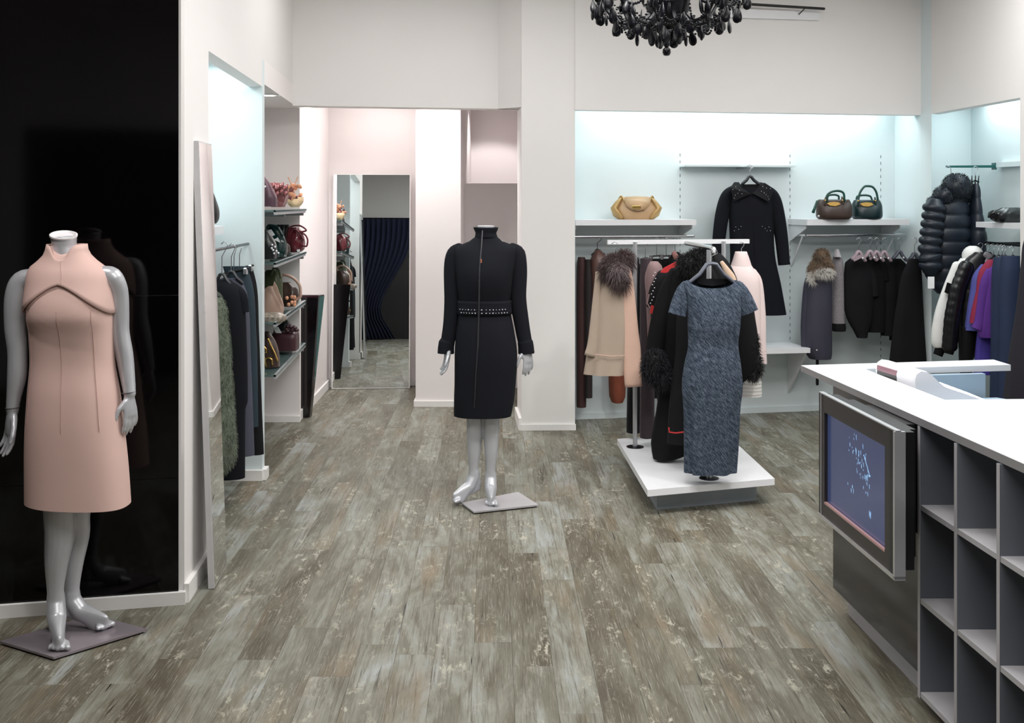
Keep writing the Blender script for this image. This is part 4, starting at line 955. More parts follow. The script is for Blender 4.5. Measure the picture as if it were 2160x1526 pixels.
core = lumps(D, [(1296, 562, 24, 22, -.05), (1282, 572, 14, 20, -.05), (1316, 548, 15, 16, -.03), (1305, 590, 14, 12, -.10)])
kc = core.build('collar', FURB, cp, True)
furpart('fur', kc, core, 5200, .045, .0013, FURB, 3, .6)
gc = lumps(D, [(1300, 572, 12, 14, -.115)]); kc = gc.build('pompom', FURG, cp, True); furpart('fur', kc, gc, 700, .045, .0012, FURG, 4, .6)
# rest of the rack
def rack(name, label, cat, D, lv, dep, m, **k): return garment(name, label, cat, D, lv, dep, m, **k)
o, f = rack('coat', 'black coat with a shaggy fur collar and fur cuffs, behind the tweed dress', 'coat', 6.17, [(550, 1446, 1486, .05), (562, 1428, 1500, .07), (585, 1412, 1512, .09), (650, 1402, 1520, .10), (750, 1398, 1524, .10), (860, 1386, 1522, .105), (938, 1374, 1500, .10), (968, 1378, 1426, .08)], .1, BLACK, ds=0.72, fold=fd(4, .04), sleeves=[[(1426, 575, 15), (1408, 620, 19), (1392, 680, 20), (1382, 740, 21)]])
core = lumps(6.12, [(1448, 556, 22, 18, -.05), (1470, 545, 22, 17, -.03), (1490, 538, 14, 12, 0)]); kc = core.build('collar', FURK, o, True); furpart('fur', kc, core, 2600, .032, .0014, FURK, 5, .4)
core = lumps(6.12, [(1378, 770, 24, 34, -.06), (1396, 795, 22, 18, -.08)]); kc = core.build('cuff', FURK, o, True); furpart('fur', kc, core, 2600, .030, .0016, mat('navy_fur', (14, 17, 26), .7), 6, .5)
o, f = rack('jacket', 'black jacket with a bright red collar and red cuff on the clothes rack', 'jacket', 6.36, [(563, 1404, 1446, .05), (578, 1388, 1452, .07), (610, 1376, 1456, .09), (690, 1373, 1456, .10), (800, 1380, 1456, .10), (850, 1388, 1452, .09)], .09, BLACK2, ds=0.65, fold=fd(4, .04), sleeves=[[(1400, 580, 14), (1385, 615, 16), (1378, 650, 15)]])
rc = MB(); slab(rc, [(1393, 575), (1400, 566), (1440, 545), (1456, 540), (1457, 548), (1445, 556), (1405, 576)], 6.22, .012); rc.build('red_collar', REDC, o)
rc = MB(); slab(rc, [(1432, 558), (1446, 549), (1448, 553), (1434, 562)], 6.212, .004); rc.build('white_lining', CREAM, o)
rc = MB(); slab(rc, [(1374, 644), (1384, 648), (1381, 667), (1371, 660)], 6.22, .012); rc.build('red_cuff', REDC, o)
st1 = None
for k in range(11):
    p = P(1372 + 2.6 * (k % 3) + k * .7, 640 - k * 6.5, 6.205)
    if st1 is None: b_ = MB(); b_.ball((0, 0, 0), .0038, 6, 4); st1 = b_.build('stud', STUD, o, True, 180, origin=(0, 0, 0)); q = st1
    else: q = st1.copy(); S.collection.objects.link(q)
    q.location = p - Vector(WORG[o.name])
MB().tube([P(1371, 650, 6.212), P(1365, 640, 6.212), P(1369, 622, 6.212)], .004, n=6).build('cuff_trim', MAUVE, o)
o, f = rack('coat', 'long black coat with a thin red hem line, half hidden by the tweed dress', 'coat', 5.98, [(600, 1450, 1512, .05), (640, 1432, 1530, .07), (750, 1424, 1536, .08), (860, 1412, 1530, .08), (936, 1408, 1510, .08)], .08, BLACK2, ds=0.7, fold=fd(4, .03))
MB().tube([P(1411, 903, 5.89), P(1412, 912, 5.888), P(1425, 914, 5.88), P(1442, 912, 5.875)], .004, n=6).build('red_hem', REDC, o, True)
o, f = rack('vest', 'black fur-trimmed vest on the right of the tweed dress', 'vest', 5.95, [(596, 1548, 1566, .04), (620, 1544, 1580, .06), (680, 1542, 1594, .08), (740, 1541, 1600, .09), (785, 1541, 1596, .08), (800, 1541, 1574, .07), (815, 1542, 1560, .06)], .08, BLACK, ds=0.7, fold=fd(4, .03))
core = lumps(5.95, [(1588, 730, 10, 30, -.02), (1594, 770, 11, 26, -.02), (1586, 790, 12, 12, -.02)]); kc = core.build('trim', FURK, o, True); furpart('fur', kc, core, 1600, .022, .0014, FURK, 8, .6)
o, f = rack('coat', 'pale pink wool coat with a high collar, on the right end of the rack', 'coat', 6.66, [(556, 1546, 1582, .05), (568, 1536, 1590, .07), (590, 1530, 1602, .09), (650, 1530, 1604, .10), (720, 1534, 1604, .10), (790, 1540, 1604, .10)], .09, PINKC, fold=fd(4, .04), sleeves=[[(1584, 575, 12), (1594, 600, 15), (1600, 660, 15), (1603, 720, 13), (1606, 768, 12)]])
fc = Form.at(6.66, [(531, 1551, 1575, .035), (545, 1547, 1580, .05), (561, 1542, 1585, .06)], .05); cb = MB(); fc.mesh(cb, 8, 28, None, cap=(True, False)); cb.build('collar', PINKC, o, True, 180)
for k in range(5): MB().tube([P(1595, 742 + 6 * k, 6.60), P(1606, 743 + 6 * k, 6.585), P(1616, 742 + 6 * k, 6.60)], .0016, n=5).build('cuff_stitch', mat('stitch_%d' % k, (190, 174, 174), .8), o)
hanger('wire hook hanger of the pale pink coat', 6.66, (1545, 566), (1564, 540), (1584, 566), (1564, 512), HANGM, .006, .01)
o, f = rack('skirt', 'cream pleated skirt hanging low behind the pink coat', 'skirt', 6.85, [(690, 1550, 1590, .05), (760, 1548, 1600, .08), (800, 1546, 1605, .09), (834, 1544, 1606, .095)], .09, CREAM)
for k in range(6): f2_ = f; MB().tube([f.pt(P(0, 792 + 7.4 * k, 6.85).z, th, .001) for th in np.linspace(-2.9, -.2, 14)], .0016, n=5).build('pleat_line', mat('pleat_line', (178, 176, 172), .8), o, True)
o, f = rack('jacket', 'black jacket with a beige shoulder right behind the hanger of the tweed dress', 'jacket', 6.45, [(535, 1503, 1520, .03), (545, 1498, 1530, .05), (570, 1490, 1546, .07), (600, 1488, 1556, .08), (700, 1488, 1556, .08)], .07, BLACK2)
sb = MB(); sleeve(sb, 6.38, [(1522, 553, 4), (1534, 572, 7), (1545, 590, 8), (1552, 625, 8)], flat=.6); sb.build('beige_shoulder', mat('beige_cloth', (214, 186, 162), .8), o, True, 180)
o, f = rack('trousers', 'plum grey trousers hanging from the rack behind the left post', 'trousers', 6.58, [(545, 1352, 1374, .07), (600, 1350, 1378, .075), (700, 1350, 1379, .075), (820, 1350, 1380, .07), (922, 1349, 1379, .065)], .07, PLUM, fold=fd(3, .06))
o, f = rack('trousers', 'black trousers hanging from the rack just behind its left post', 'trousers', 6.80, [(546, 1330, 1352, .07), (600, 1328, 1354, .075), (700, 1326, 1354, .075), (820, 1323, 1352, .07), (911, 1321, 1350, .065)], .07, BLACK2, fold=fd(3, .05))
o, f = rack('top', 'mauve silk top squeezed between the plum trousers and the red-collared jacket', 'top', 6.46, [(552, 1372, 1388, .04), (562, 1366, 1396, .06), (600, 1362, 1400, .07), (700, 1366, 1400, .075), (770, 1368, 1398, .07)], .07, MAUVE, fold=fd(4, .05), sleeves=[[(1372, 560, 5), (1368, 585, 8), (1370, 612, 9)]])
for i, (x, l) in enumerate(((1361, 'wire hook hanger of the plum trousers'), (1341, 'wire hook hanger of the black trousers behind the left rack post'))):
    D_ = 6.58 if i == 0 else 6.8
    cliphanger(l, D_, (x - 11, 546), (x + 11, 544), (x, 511))
# ------------------------------------------------------------------ clothes on the wall rail at the left of the right niche
Dw = 7.93
o, f = garment('trousers', 'dark brown trousers at the left end of the wall rail, beside the column', 'trousers', 8.0, [(543, 1219, 1234, .05), (560, 1217, 1238, .07), (700, 1216, 1238, .07), (858, 1216, 1236, .06)], .06, BROWN, fold=fd(3, .06))
o, f = garment('trousers', 'near-black brown trousers second from the column on the wall rail', 'trousers', 7.96, [(548, 1234, 1246, .05), (600, 1232, 1250, .07), (838, 1233, 1249, .06)], .06, BROWN2, fold=fd(3, .05))
o, f = garment('jacket', 'brown satin jacket on the wall rail behind the cape', 'jacket', 7.98, [(527, 1257, 1266, .04), (540, 1248, 1278, .07), (560, 1244, 1288, .09), (620, 1244, 1290, .10), (700, 1246, 1288, .10)], .08, SATIN, fold=fd(5, .05), sleeves=[[(1258, 540, 6), (1250, 570, 9), (1247, 640, 9), (1250, 700, 8)]])
hanger('black hook hanger of the brown satin jacket', 7.98, (1248, 538), (1260, 526), (1276, 537), (1264, 501), HANGK, .006, .01, hm=HANGK)
o, f = garment('sweater', 'rust knit sweater hanging low below the cape on the wall rail', 'sweater', 8.02, [(552, 1296, 1316, .05), (565, 1288, 1326, .08), (640, 1285, 1326, .09), (760, 1284, 1320, .09), (842, 1286, 1318, .08), (848, 1290, 1314, .07)], .08, RUST, fold=fd(4, .04), sleeves=[[(1318, 562, 7), (1326, 600, 8), (1326, 680, 8)]])
for i, (x, lab) in enumerate(((1385, 'first'), (1405, 'second'), (1424, 'third'))):
    o, f = garment('trousers', 'black clip-hung trousers on the left wall rail, %s of three from the left' % lab, 'trousers', 7.93 + .05 * i, [(546, x - 12, x + 13, .05), (570, x - 15, x + 15, .07), (700, x - 14, x + 15, .07), (840, x - 12, x + 12, .06)], .06, (BLACK, BLACK2, BLACK)[i], ds=.35, fold=fd(3, .06, i))
    cliphanger('clip hanger of the %s black trousers on the wall rail above the red collar' % lab, 7.92 + .05 * i, (x - 14, 541), (x + 14, 539), (x, 502))
o, f = garment('top', 'black top with a rosy lining, last on the left wall rail', 'top', 7.9, [(532, 1420, 1432, .04), (545, 1412, 1444, .06), (560, 1408, 1450, .07), (640, 1408, 1450, .07)], .06, BLACK2)
mb = MB(); sleeve(mb, 7.85, [(1421, 533, 5), (1425, 541, 6), (1428, 549, 5)], flat=.7); mb.build('mauve_lining', mat('rosy_lining', (150, 104, 100), .5), o, True)
# navy coat on the wall
Dn = 8.02
o, f = garment('coat', 'dark navy coat with a studded collar hanging on the niche wall', 'coat', Dn, [(389, 1560, 1603, .03), (394, 1550, 1616, .05), (405, 1540, 1628, .06), (430, 1537, 1632, .075), (500, 1539, 1632, .085), (540, 1540, 1634, .09), (600, 1536, 1646, .095), (664, 1532, 1657, .09)], .08, NAVY, fold=fd(3, .03),
    sleeves=[[(1550, 398, 9), (1534, 415, 14), (1524, 450, 15), (1517, 500, 14), (1514, 555, 13)], [(1616, 398, 9), (1630, 415, 14), (1639, 445, 15), (1648, 500, 14), (1654, 559, 12.5)]], rows=30, n=48)
cb = MB(); slab(cb, [(1541, 396), (1553, 384), (1563, 384), (1571, 398), (1585, 409), (1549, 424)], Dn - .10, .012, [0, .06, .075, .04, .01, 0]); cb.build('collar_flap', BLACK2, o)
cb = MB(); slab(cb, [(1606, 384), (1618, 386), (1632, 398), (1623, 427), (1588, 408), (1600, 398)], Dn - .10, .012, [.075, .06, 0, 0, .01, .04]); cb.build('collar_flap', BLACK2, o)
cb = MB(); slab(cb, [(1566, 396), (1583, 408), (1601, 396), (1595, 390), (1572, 390)], Dn - .05, .01); cb.build('inner_neck', BLACK, o)
for (x, y) in ((1546, 400), (1552, 394), (1560, 402), (1556, 408), (1551, 412), (1565, 409), (1549, 418), (1609, 394), (1617, 397), (1625, 398), (1606, 404), (1612, 407), (1620, 415), (1622, 420), (1616, 411), (1552, 479), (1558, 484), (1563, 478), (1549, 487), (1608, 478), (1614, 482), (1622, 479), (1618, 487), (1625, 487)):
    q = st1.copy(); S.collection.objects.link(q); q.parent = o; q.location = P(x, y, Dn - .112) - Vector(WORG[o.name]); q.scale = (.75,) * 3
seamline(f, o, -1.58, P(0, 458, Dn).z, P(0, 655, Dn).z, BLACK)
hanger('dark plastic hanger of the navy coat on the niche wall', Dn - .04, (1566, 388), (1582, 372), (1600, 388), (1582, 349), HANGK, .012, .02)
# ------------------------------------------------------------------ second wall rail
o, f = garment('parka', 'slate parka with a tawny fur hood, leftmost on the right wall rail', 'coat', 8.12, [(560, 1712, 1750, .06), (580, 1703, 1754, .09), (640, 1697, 1754, .10), (700, 1694, 1754, .105), (745, 1700, 1754, .10), (757, 1708, 1752, .09)], .1, PARKA, ds=0.8, fold=fd(4, .03), sleeves=[[(1716, 570, 10), (1708, 610, 14), (1703, 680, 14), (1702, 738, 12)]])
core = lumps(8.12, [(1731, 548, 15, 22, -.03), (1720, 566, 16, 16, -.05), (1742, 566, 10, 12, -.05)]); kc = core.build('hood', FURT, o, True); furpart('fur', kc, core, 3200, .030, .0016, FURT, 11, .7)
core = lumps(8.12, [(1730, 574, 20, 7, -.11), (1707, 585, 6, 12, -.08)]); furpart('white_fur_edge', o, core, 1200, .030, .0015, FURW, 12, .5)
MB().tube([P(1724, 752, 8.08), P(1724, 811, 8.08)], (.011, .011), n=8).build('belt_strap', BLACK, o)
MB().ball(P(1723, 739, 8.0), .006, 8, 6).build('snap_button', STUD, o, True)
o, f = garment('jacket', 'grey tweed jacket next to the fur-hooded parka', 'jacket', 8.20, [(541, 1758, 1774, .05), (553, 1756, 1778, .08), (620, 1755, 1780, .09), (684, 1753, 1782, .09), (692, 1753, 1783, .09), (699, 1756, 1782, .085)], .09, TWEED2, ds=0.6, fold=fd(3, .03))
mb = MB(); f.mesh(mb, 4, 40, None, off=.003, ztop=lambda th: P(0, 683, 8.16).z, zbot=lambda th: P(0, 699.5, 8.16).z, cap=(False, True)); mb.build('dark_hem', BLACK2, o, True)
mb = MB(); Form.at(8.16, [(526, 1762, 1768, .03), (542, 1757, 1774, .05)], .05).mesh(mb, 6, 24); mb.build('collar', mat('light_knit', (176, 172, 176), .8), o, True)
specs = [('sweater', 'black wide-sleeved sweater under the tagged mauve hanger, third on the right wall rail', [(541, 1800, 1832, .05), (556, 1782, 1842, .08), (620, 1780, 1842, .10), (680, 1790, 1838, .095), (697, 1800, 1832, .09), (713, 1808, 1829, .08)], BLACK2, 8.17, [[(1830, 552, 8), (1840, 590, 11), (1845, 625, 9)]]),
    ('top', 'black short-sleeved top fourth on the right wall rail', [(543, 1835, 1856, .05), (556, 1832, 1866, .08), (640, 1832, 1868, .09), (701, 1830, 1866, .09)], BLACK, 8.21, [[(1858, 553, 7), (1864, 575, 9), (1867, 592, 9)]]),
    ('blouse', 'black blouse with a hanging tie, fifth on the right wall rail', [(545, 1858, 1876, .05), (560, 1855, 1888, .08), (660, 1856, 1892, .09), (708, 1858, 1890, .09)], BLACK2, 8.24, []),
    ('dress', 'black pleated dress sixth on the right wall rail', [(546, 1878, 1900, .05), (562, 1874, 1914, .08), (640, 1876, 1916, .10), (718, 1877, 1914, .10)], BLACK, 8.28, [[(1900, 556, 7), (1908, 600, 9), (1910, 690, 8)]]),
    ('scarf', 'mauve scarf hanging between the black pleated dress and the long black trousers', [(552, 1913, 1920, .03), (600, 1912, 1922, .04), (700, 1914, 1922, .04)], MAUVE, 8.27, []),
    ('trousers', 'long wide black trousers at the right end of the right wall rail', [(546, 1918, 1942, .04), (575, 1904, 1944, .05), (640, 1891, 1947, .06), (768, 1877, 1953, .06)], BLACK2, 8.05, [])]
for nm, lb, lv, m, D_, sl in specs:
    garment(nm, lb, nm, D_, lv, .09, m, ds=.42, sleeves=sl, fold=fd(6, .08, D_ * 3) if nm in ('dress', 'trousers') else fd(3, .04, D_))
for i, (x, y, m, l) in enumerate(((1812, 531, HANGM, 'mauve hanger of the black wide-sleeved sweater'), (1836, 530, HANGM, 'mauve hanger of the black short-sleeved top'), (1850, 531, HANGM, 'mauve hanger of the black blouse with a tie'), (1866, 531, HANGM, 'mauve hanger of the black pleated dress'), (1898, 530, HANGG, 'grey hanger between the black pleated dress and the long trousers'), (1930, 535, HANGG, 'grey hanger of the long black trousers'))):
    t = hanger(l, 8.06 + .025 * i, (x - 14, y + 15), (x - 1, y), (x + 13, y + 19), (x, 503), m, .013, .022)
    MB().ball(P(x + 8, y + 14, 8.02 + .025 * i), .008, 8, 6).build('size_marker', STUD, t, True)
tg = MB(); slab(tg, [(1797, 545), (1816, 537), (1820, 543), (1802, 552)], 8.02, .002); t_ = tg.build('price_tag', HANGM, None); tag(t_, 'mauve cardboard tag on the neck of the black sweater', 'tag')
# ------------------------------------------------------------------ right niche
def bulge(n, amp, ph=0.0):
    return lambda th, t: amp * (abs(math.sin(math.pi * (n * t + ph))) ** .6 - .55)
o, f = garment('puffer_coat', 'long navy puffer coat with a fur hood on the green display arm', 'coat', 7.95, [(398, 1975, 2036, .08), (430, 1962, 2040, .11), (470, 1956, 2044, .13), (520, 1950, 2046, .135), (570, 1952, 2044, .13), (600, 1964, 2040, .12), (620, 1978, 2036, .10)], .12, PUFF, fold=bulge(8, .085), rows=72, n=44,
    sleeves=[])
ps = MB(); W = [P(1972 - 1.9 * k * (1 if k < 7 else .6), 430 + 17.5 * k, 7.82) for k in range(9)]
pts = []; rd = []
for k in range(41):
    t = k / 40 * 8; i = min(7, int(t)); p = W[i].lerp(W[i + 1], t - i); r = (.074 + .010 * (abs(math.sin(math.pi * t)) ** .55 * 2 - 1) * 1.2); pts.append(p); rd.append((r, r * .8))
ps.tube(pts, rd, n=20, ref=(0, 1, 0)); ps.build('sleeve', PUFF, o, True, 180)
core = lumps(7.95, [(2012, 396, 30, 30, -.05), (1985, 414, 22, 22, -.06), (1962, 424, 12, 10, -.06), (2032, 412, 13, 24, -.02)]); kc = core.build('hood', PUFF, o, True); furpart('fur', kc, core, 3000, .018, .0015, mat('dark_teal_fur', (12, 20, 26), .7), 21, .5)
tg = MB(); slab(tg, [(1957, 584), (1971, 584), (1971, 609), (1957, 609)], 7.72, .002); tg.build('price_tag', TAGW, o)
hanger('wire hook of the long navy puffer coat', 7.98, (1990, 382), (2006, 372), (2022, 380), (2001, 352), HANGK, .006, .01, hm=WIRE)
o, f = garment('puffer_jacket', 'slim dark puffer jacket hanging at the wall end of the green display arm', 'coat', 7.9, [(388, 2052, 2063, .03), (395, 2050, 2065, .04), (425, 2048, 2067, .06), (465, 2045, 2072, .08), (505, 2042, 2078, .09), (560, 2042, 2070, .08), (590, 2046, 2060, .06)], .07, PUFF, fold=bulge(6, .09, .1), rows=60, n=32)
t = hanger('dark pronged hanger holding the slim puffer jacket', 7.9, (2050, 384), (2057, 380), (2065, 384), (2058, 352), BLACKP, .005, .007)
for x0, x1 in ((2050.5, 2050), (2057, 2058), (2063, 2065)): MB().tube([P(x0, 388, 7.89), P(x1, 371, 7.89)], (.006, .003), n=6).build('prong', BLACKP, t)
# row along the dark rail: each hangs across it, facing the front
def onrail(name, label, cat, D, lv, dep, m, **k): return garment(name, label, cat, D, lv, dep, m, **k)
o, f = onrail('puffer_jacket', 'white puffer jacket with black cuffs on the right niche rail', 'coat', 7.62, [(545, 2026, 2078, .06), (575, 2008, 2080, .09), (640, 2000, 2072, .10), (700, 2002, 2064, .09)], .09, PUFFW, ds=0.6, fold=bulge(6, .03), rows=50)
ps = MB(); sleeve(ps, 7.56, [(2022, 560, 13), (2004, 610, 15), (1988, 665, 17), (1982, 715, 18), (1983, 733, 14)], flat=.7); ps.build('sleeve', PUFFW, o, True, 180)
ps = MB(); sleeve(ps, 7.56, [(1984, 735, 11), (1978, 750, 10)], flat=.7); ps.build('black_cuff', BLACK, o, True, 180)
hb2 = lumps(7.58, [(2052, 540, 22, 22, 0), (2036, 556, 18, 12, -.02)], 16, 10); hb2.build('hood', PUFFW, o, True)
bd = MB(); slab(bd, [(1999, 596), (2010, 600), (2004, 622), (1993, 617)], 7.49, .01); bd.build('arm_band', BLACK, o)
o, f = onrail('puffer_jacket', 'glossy black quilted puffer jacket in front of the white one', 'coat', 7.49, [(532, 2056, 2090, .05), (550, 2036, 2102, .08), (600, 2028, 2104, .10), (690, 2022, 2092, .10), (764, 2024, 2048, .08)], .09, PUFFK, ds=0.6, fold=bulge(9, .035), rows=60)
ps = MB(); pts = []; rd = []
W = [P(2040, 560, 7.44), P(2020, 610, 7.44), P(2008, 670, 7.44), P(2003, 733, 7.44)]
for k in range(49):
    t = k / 48 * 3; i = min(2, int(t)); pts.append(W[i].lerp(W[i + 1], t - i)); r = .050 + .004 * abs(math.sin(math.pi * t * 3.5)) ** .6; rd.append((r, r * .75))
ps.tube(pts, rd, n=16, ref=(0, 1, 0)); ps.build('sleeve', PUFFK, o, True, 180)
ps = MB(); sleeve(ps, 7.44, [(2004, 735, 10.5), (2001, 747, 9.5)], flat=.7); ps.build('cuff', BLACK, o, True, 180)
ps = MB(); sleeve(ps, 7.40, [(2078, 536, 6), (2088, 545, 8), (2083, 556, 7)], flat=.6); ps.build('grey_lining', mat('grey_lining', (120, 118, 124), .4), o, True)
garment('top', 'blue violet patterned top next to the black puffer jacket', 'top', 7.40, [(558, 2070, 2096, .05), (575, 2056, 2104, .07), (620, 2046, 2104, .09), (697, 2036, 2090, .09)], .08, BLUEC, ds=0.55, fold=fd(4, .05))
garment('sweater', 'wine red sweater next to the blue violet top', 'sweater', 7.32, [(548, 2084, 2106, .05), (562, 2072, 2110, .07), (620, 2058, 2108, .085), (662, 2048, 2100, .09), (682, 2045, 2094, .09)], .08, REDV, ds=0.5, fold=fd(3, .03))
o, f = garment('cardigan', 'purple ruffled cardigan beside the wine red sweater', 'cardigan', 7.24, [(562, 2092, 2110, .05), (578, 2080, 2114, .07), (640, 2072, 2114, .085), (700, 2062, 2108, .085), (712, 2066, 2104, .08)], .08, PURP, ds=0.5, fold=fd(5, .05), sleeves=[[(2088, 572, 9), (2080, 600, 13), (2072, 640, 11), (2068, 680, 13), (2062, 696, 14)]])
garment('skirt', 'violet skirt hanging low under the purple cardigan', 'skirt', 7.30, [(660, 2068, 2092, .05), (720, 2060, 2094, .07), (790, 2054, 2096, .08)], .07, VIOL, ds=0.5, fold=fd(5, .08))
garment('trousers', 'black trousers behind the counter, left of the violet skirt', 'trousers', 7.42, [(690, 2030, 2056, .05), (720, 2028, 2052, .06), (790, 2026, 2050, .06)], .06, BLACK, ds=0.6)
garment('trousers', 'navy pressed trousers on the right niche rail, left of the pair', 'trousers', 7.12, [(543, 2098, 2126, .05), (570, 2094, 2128, .07), (700, 2092, 2128, .07), (845, 2090, 2126, .07)], .07, NAVYT, ds=0.8, fold=fd(6, .07))
garment('trousers', 'navy pressed trousers on the right niche rail, right of the pair', 'trousers', 6.98, [(540, 2112, 2152, .05), (570, 2110, 2154, .07), (700, 2108, 2156, .07), (850, 2106, 2156, .07)], .07, NAVYT, ds=0.8, fold=fd(5, .07, 2))
for i, (x, D_, l) in enumerate(((2070, 7.58, 'white puffer jacket'), (2084, 7.48, 'black puffer jacket'), (2096, 7.38, 'blue violet top'), (2106, 7.30, 'wine red sweater'), (2114, 7.22, 'purple cardigan'), (2120, 7.12, 'left navy trousers'), (2136, 6.98, 'right navy trousers'))):
    hanger('wire hanger hook of the ' + l + ' in the right niche', D_, (x - 12, 548), (x, 538), (x + 12, 548), (x - 1, 430 + .275 * F / D_), HANGK, .005, .008)
# dark coat on a stand at the right edge
sd = thing('garment_stand', (2.93, 6.12, 0), 'slim steel stand carrying the dark coat at the right edge', 'garment stand')
MB().lathe([(.001, 0), (.16, 0), (.16, .012), (.02, .018), (.012, .03), (.012, 1.42), (.001, 1.43)], (2.99, 6.2, 0), 24).build('pole', STEEL, sd, True, 40)
MB().tube([(2.96, 6.2, 1.40), (3.00, 6.2, 1.43), (3.10, 6.2, 1.40)], .012, n=8).build('shoulder_bar', STEEL, sd, True)
o, f = garment('coat', 'very dark plum coat cut off by the right edge, on a stand', 'coat', 6.2, [(492, 2174, 2200, .05), (505, 2164, 2214, .07), (560, 2158, 2226, .10), (640, 2150, 2226, .11), (720, 2138, 2230, .12), (800, 2126, 2234, .13), (850, 2120, 2236, .13)], .11, mat('dark_plum_wool', (24, 20, 32), .85), fold=fd(5, .04))
# ------------------------------------------------------------------ left niche
Dl = 5.6
o, f = garment('fur_jacket', 'olive green fur jacket, nearest in the left niche', 'jacket', 5.56, [(616, 432, 458, .05), (632, 424, 470, .08), (690, 420, 480, .10), (780, 418, 487, .11), (880, 418, 494, .11), (945, 420, 498, .11), (985, 424, 490, .10), (1002, 430, 470, .09)], .1, OLIVE, ds=0.7, fold=fd(4, .04))
mb = MB(); f.mesh(mb, 20, 30); furpart('fur', o, mb, 6500, .012, .0016, OLIVE, 31, .8)
garment('coat', 'long dark coat behind the olive fur jacket in the left niche', 'coat', 5.72, [(590, 440, 486, .05), (606, 432, 505, .08), (640, 428, 514, .10), (720, 428, 520, .10), (850, 430, 522, .10), (860, 432, 517, .10), (1008, 446, 516, .09)], .09, NAVY, ds=0.7, fold=fd(4, .03), sleeves=[[(490, 604, 10), (506, 625, 15), (512, 660, 14)]])
garment('coat', 'slate suit jacket third in the left niche', 'jacket', 5.88, [(588, 462, 500, .05), (602, 452, 514, .08), (650, 450, 524, .10), (740, 450, 528, .10), (960, 460, 536, .09)], .09, SLATE, ds=0.65, fold=fd(3, .03))
garment('trousers', 'black trousers last on the rail in the left niche', 'trousers', 6.08, [(566, 480, 533, .05), (600, 486, 541, .07), (700, 496, 546, .08), (840, 505, 551, .08), (958, 510, 556, .07)], .07, BLACK2, ds=0.6, fold=fd(3, .05))
garment('trousers', 'dark teal trousers folded at the top behind the slate jacket, left niche', 'trousers', 5.98, [(562, 470, 520, .05), (590, 478, 530, .06), (700, 490, 540, .07), (900, 496, 544, .06)], .06, DTEAL, ds=0.5, fold=fd(3, .05))
cliphanger('dark clip hanger of the black trousers in the left niche', 6.05, (476, 572), (534, 560), (505, 519))
cliphanger('dark clip hanger of the dark teal trousers in the left niche', 5.95, (462, 580), (524, 566), (494, 519))
hanger('black hanger of the long dark coat in the left niche', 5.70, (446, 604), (468, 578), (492, 606), (474, 512), HANGK, .008, .014)
hanger('black hanger of the olive fur jacket, mostly behind the leaning mirror', 5.54, (428, 628), (446, 606), (462, 626), (448, 524), HANGK, .008, .014)
hanger('black hanger of the slate suit jacket in the left niche', 5.86, (464, 596), (488, 573), (512, 598), (490, 516), HANGK, .008, .014)
# ------------------------------------------------------------------ handbags
TAN = mat('tan_leather', (188, 154, 116), 0.42, var=0.06, vscale=10, bump=0.08, bscale=250)
TANG = mat('tan_gold_leather', (176, 144, 92), 0.35, 0.2, var=0.1)
DBROWN = mat('brown_leather', (60, 44, 38), 0.38, var=0.15, vscale=12, bump=0.1, bscale=200)
TEALB = mat('dark_teal_leather', (12, 38, 42), 0.35, var=0.12, vscale=10)
TEALH = mat('teal_handle', (18, 70, 60), 0.3, var=0.1)
BLKL = mat('black_leather', (20, 22, 24), 0.3, var=0.2, vscale=12, bump=0.3, bscale=40)
BURG = mat('burgundy_leather', (74, 48, 60), 0.35, var=0.1, vscale=8)
MARN = mat('maroon_patent', (96, 36, 44), 0.12, var=0.15, vscale=8)
MARN2 = mat('maroon_leather', (64, 34, 42), 0.4, var=0.1)
COPP = mat('copper_patent', (128, 78, 80), 0.12, 0.2, var=0.15, vscale=10)
BEIG = mat('beige_leather', (226, 200, 160), 0.45, var=0.05)
PEACHF = mat('peach_petals', (226, 166, 132), 0.5, var=0.2, vscale=20)
TAUP = mat('taupe_leather', (178, 150, 134), 0.4, var=0.1, vscale=8)
SNAKE = mat('snake_leather', (150, 140, 128), 0.4, var=0.6, vscale=60)
DGREEN = mat('dark_green_patent', (16, 44, 42), 0.1, var=0.2)
KHAKI = mat('khaki_leather', (66, 74, 48), 0.4, var=0.2)
CHOC = mat('chocolate_leather', (62, 46, 40), 0.3, var=0.2, vscale=14)
def bag(name, label, D, lv, dep, m, ex=2.6, fold=None, rows=18, n=40):
    f = Form.at(D, lv, dep, ex); mb = MB(); f.mesh(mb, rows, n, fold); o = mb.build(name, m, None, True, 60); tag(o, label, 'handbag'); return o, f
def strap(o, D, pts, r, m, name='handle', dy=0.0):
    W = [P(p[0], p[1], D) + Vector((0, dy + (p[2] if len(p) > 2 else 0), 0)) for p in pts]
    q = hermite(np.arange(len(W)), [tuple(w_) for w_ in W], np.linspace(0, len(W) - 1, 6 * len(W)))
    MB().tube([Vector(p) for p in q], r, n=8).build(name, m, o, True, 180)
gather = lambda th, t: .05 * math.cos(9 * th) * (1 - t) + .02 * math.cos(15 * th)
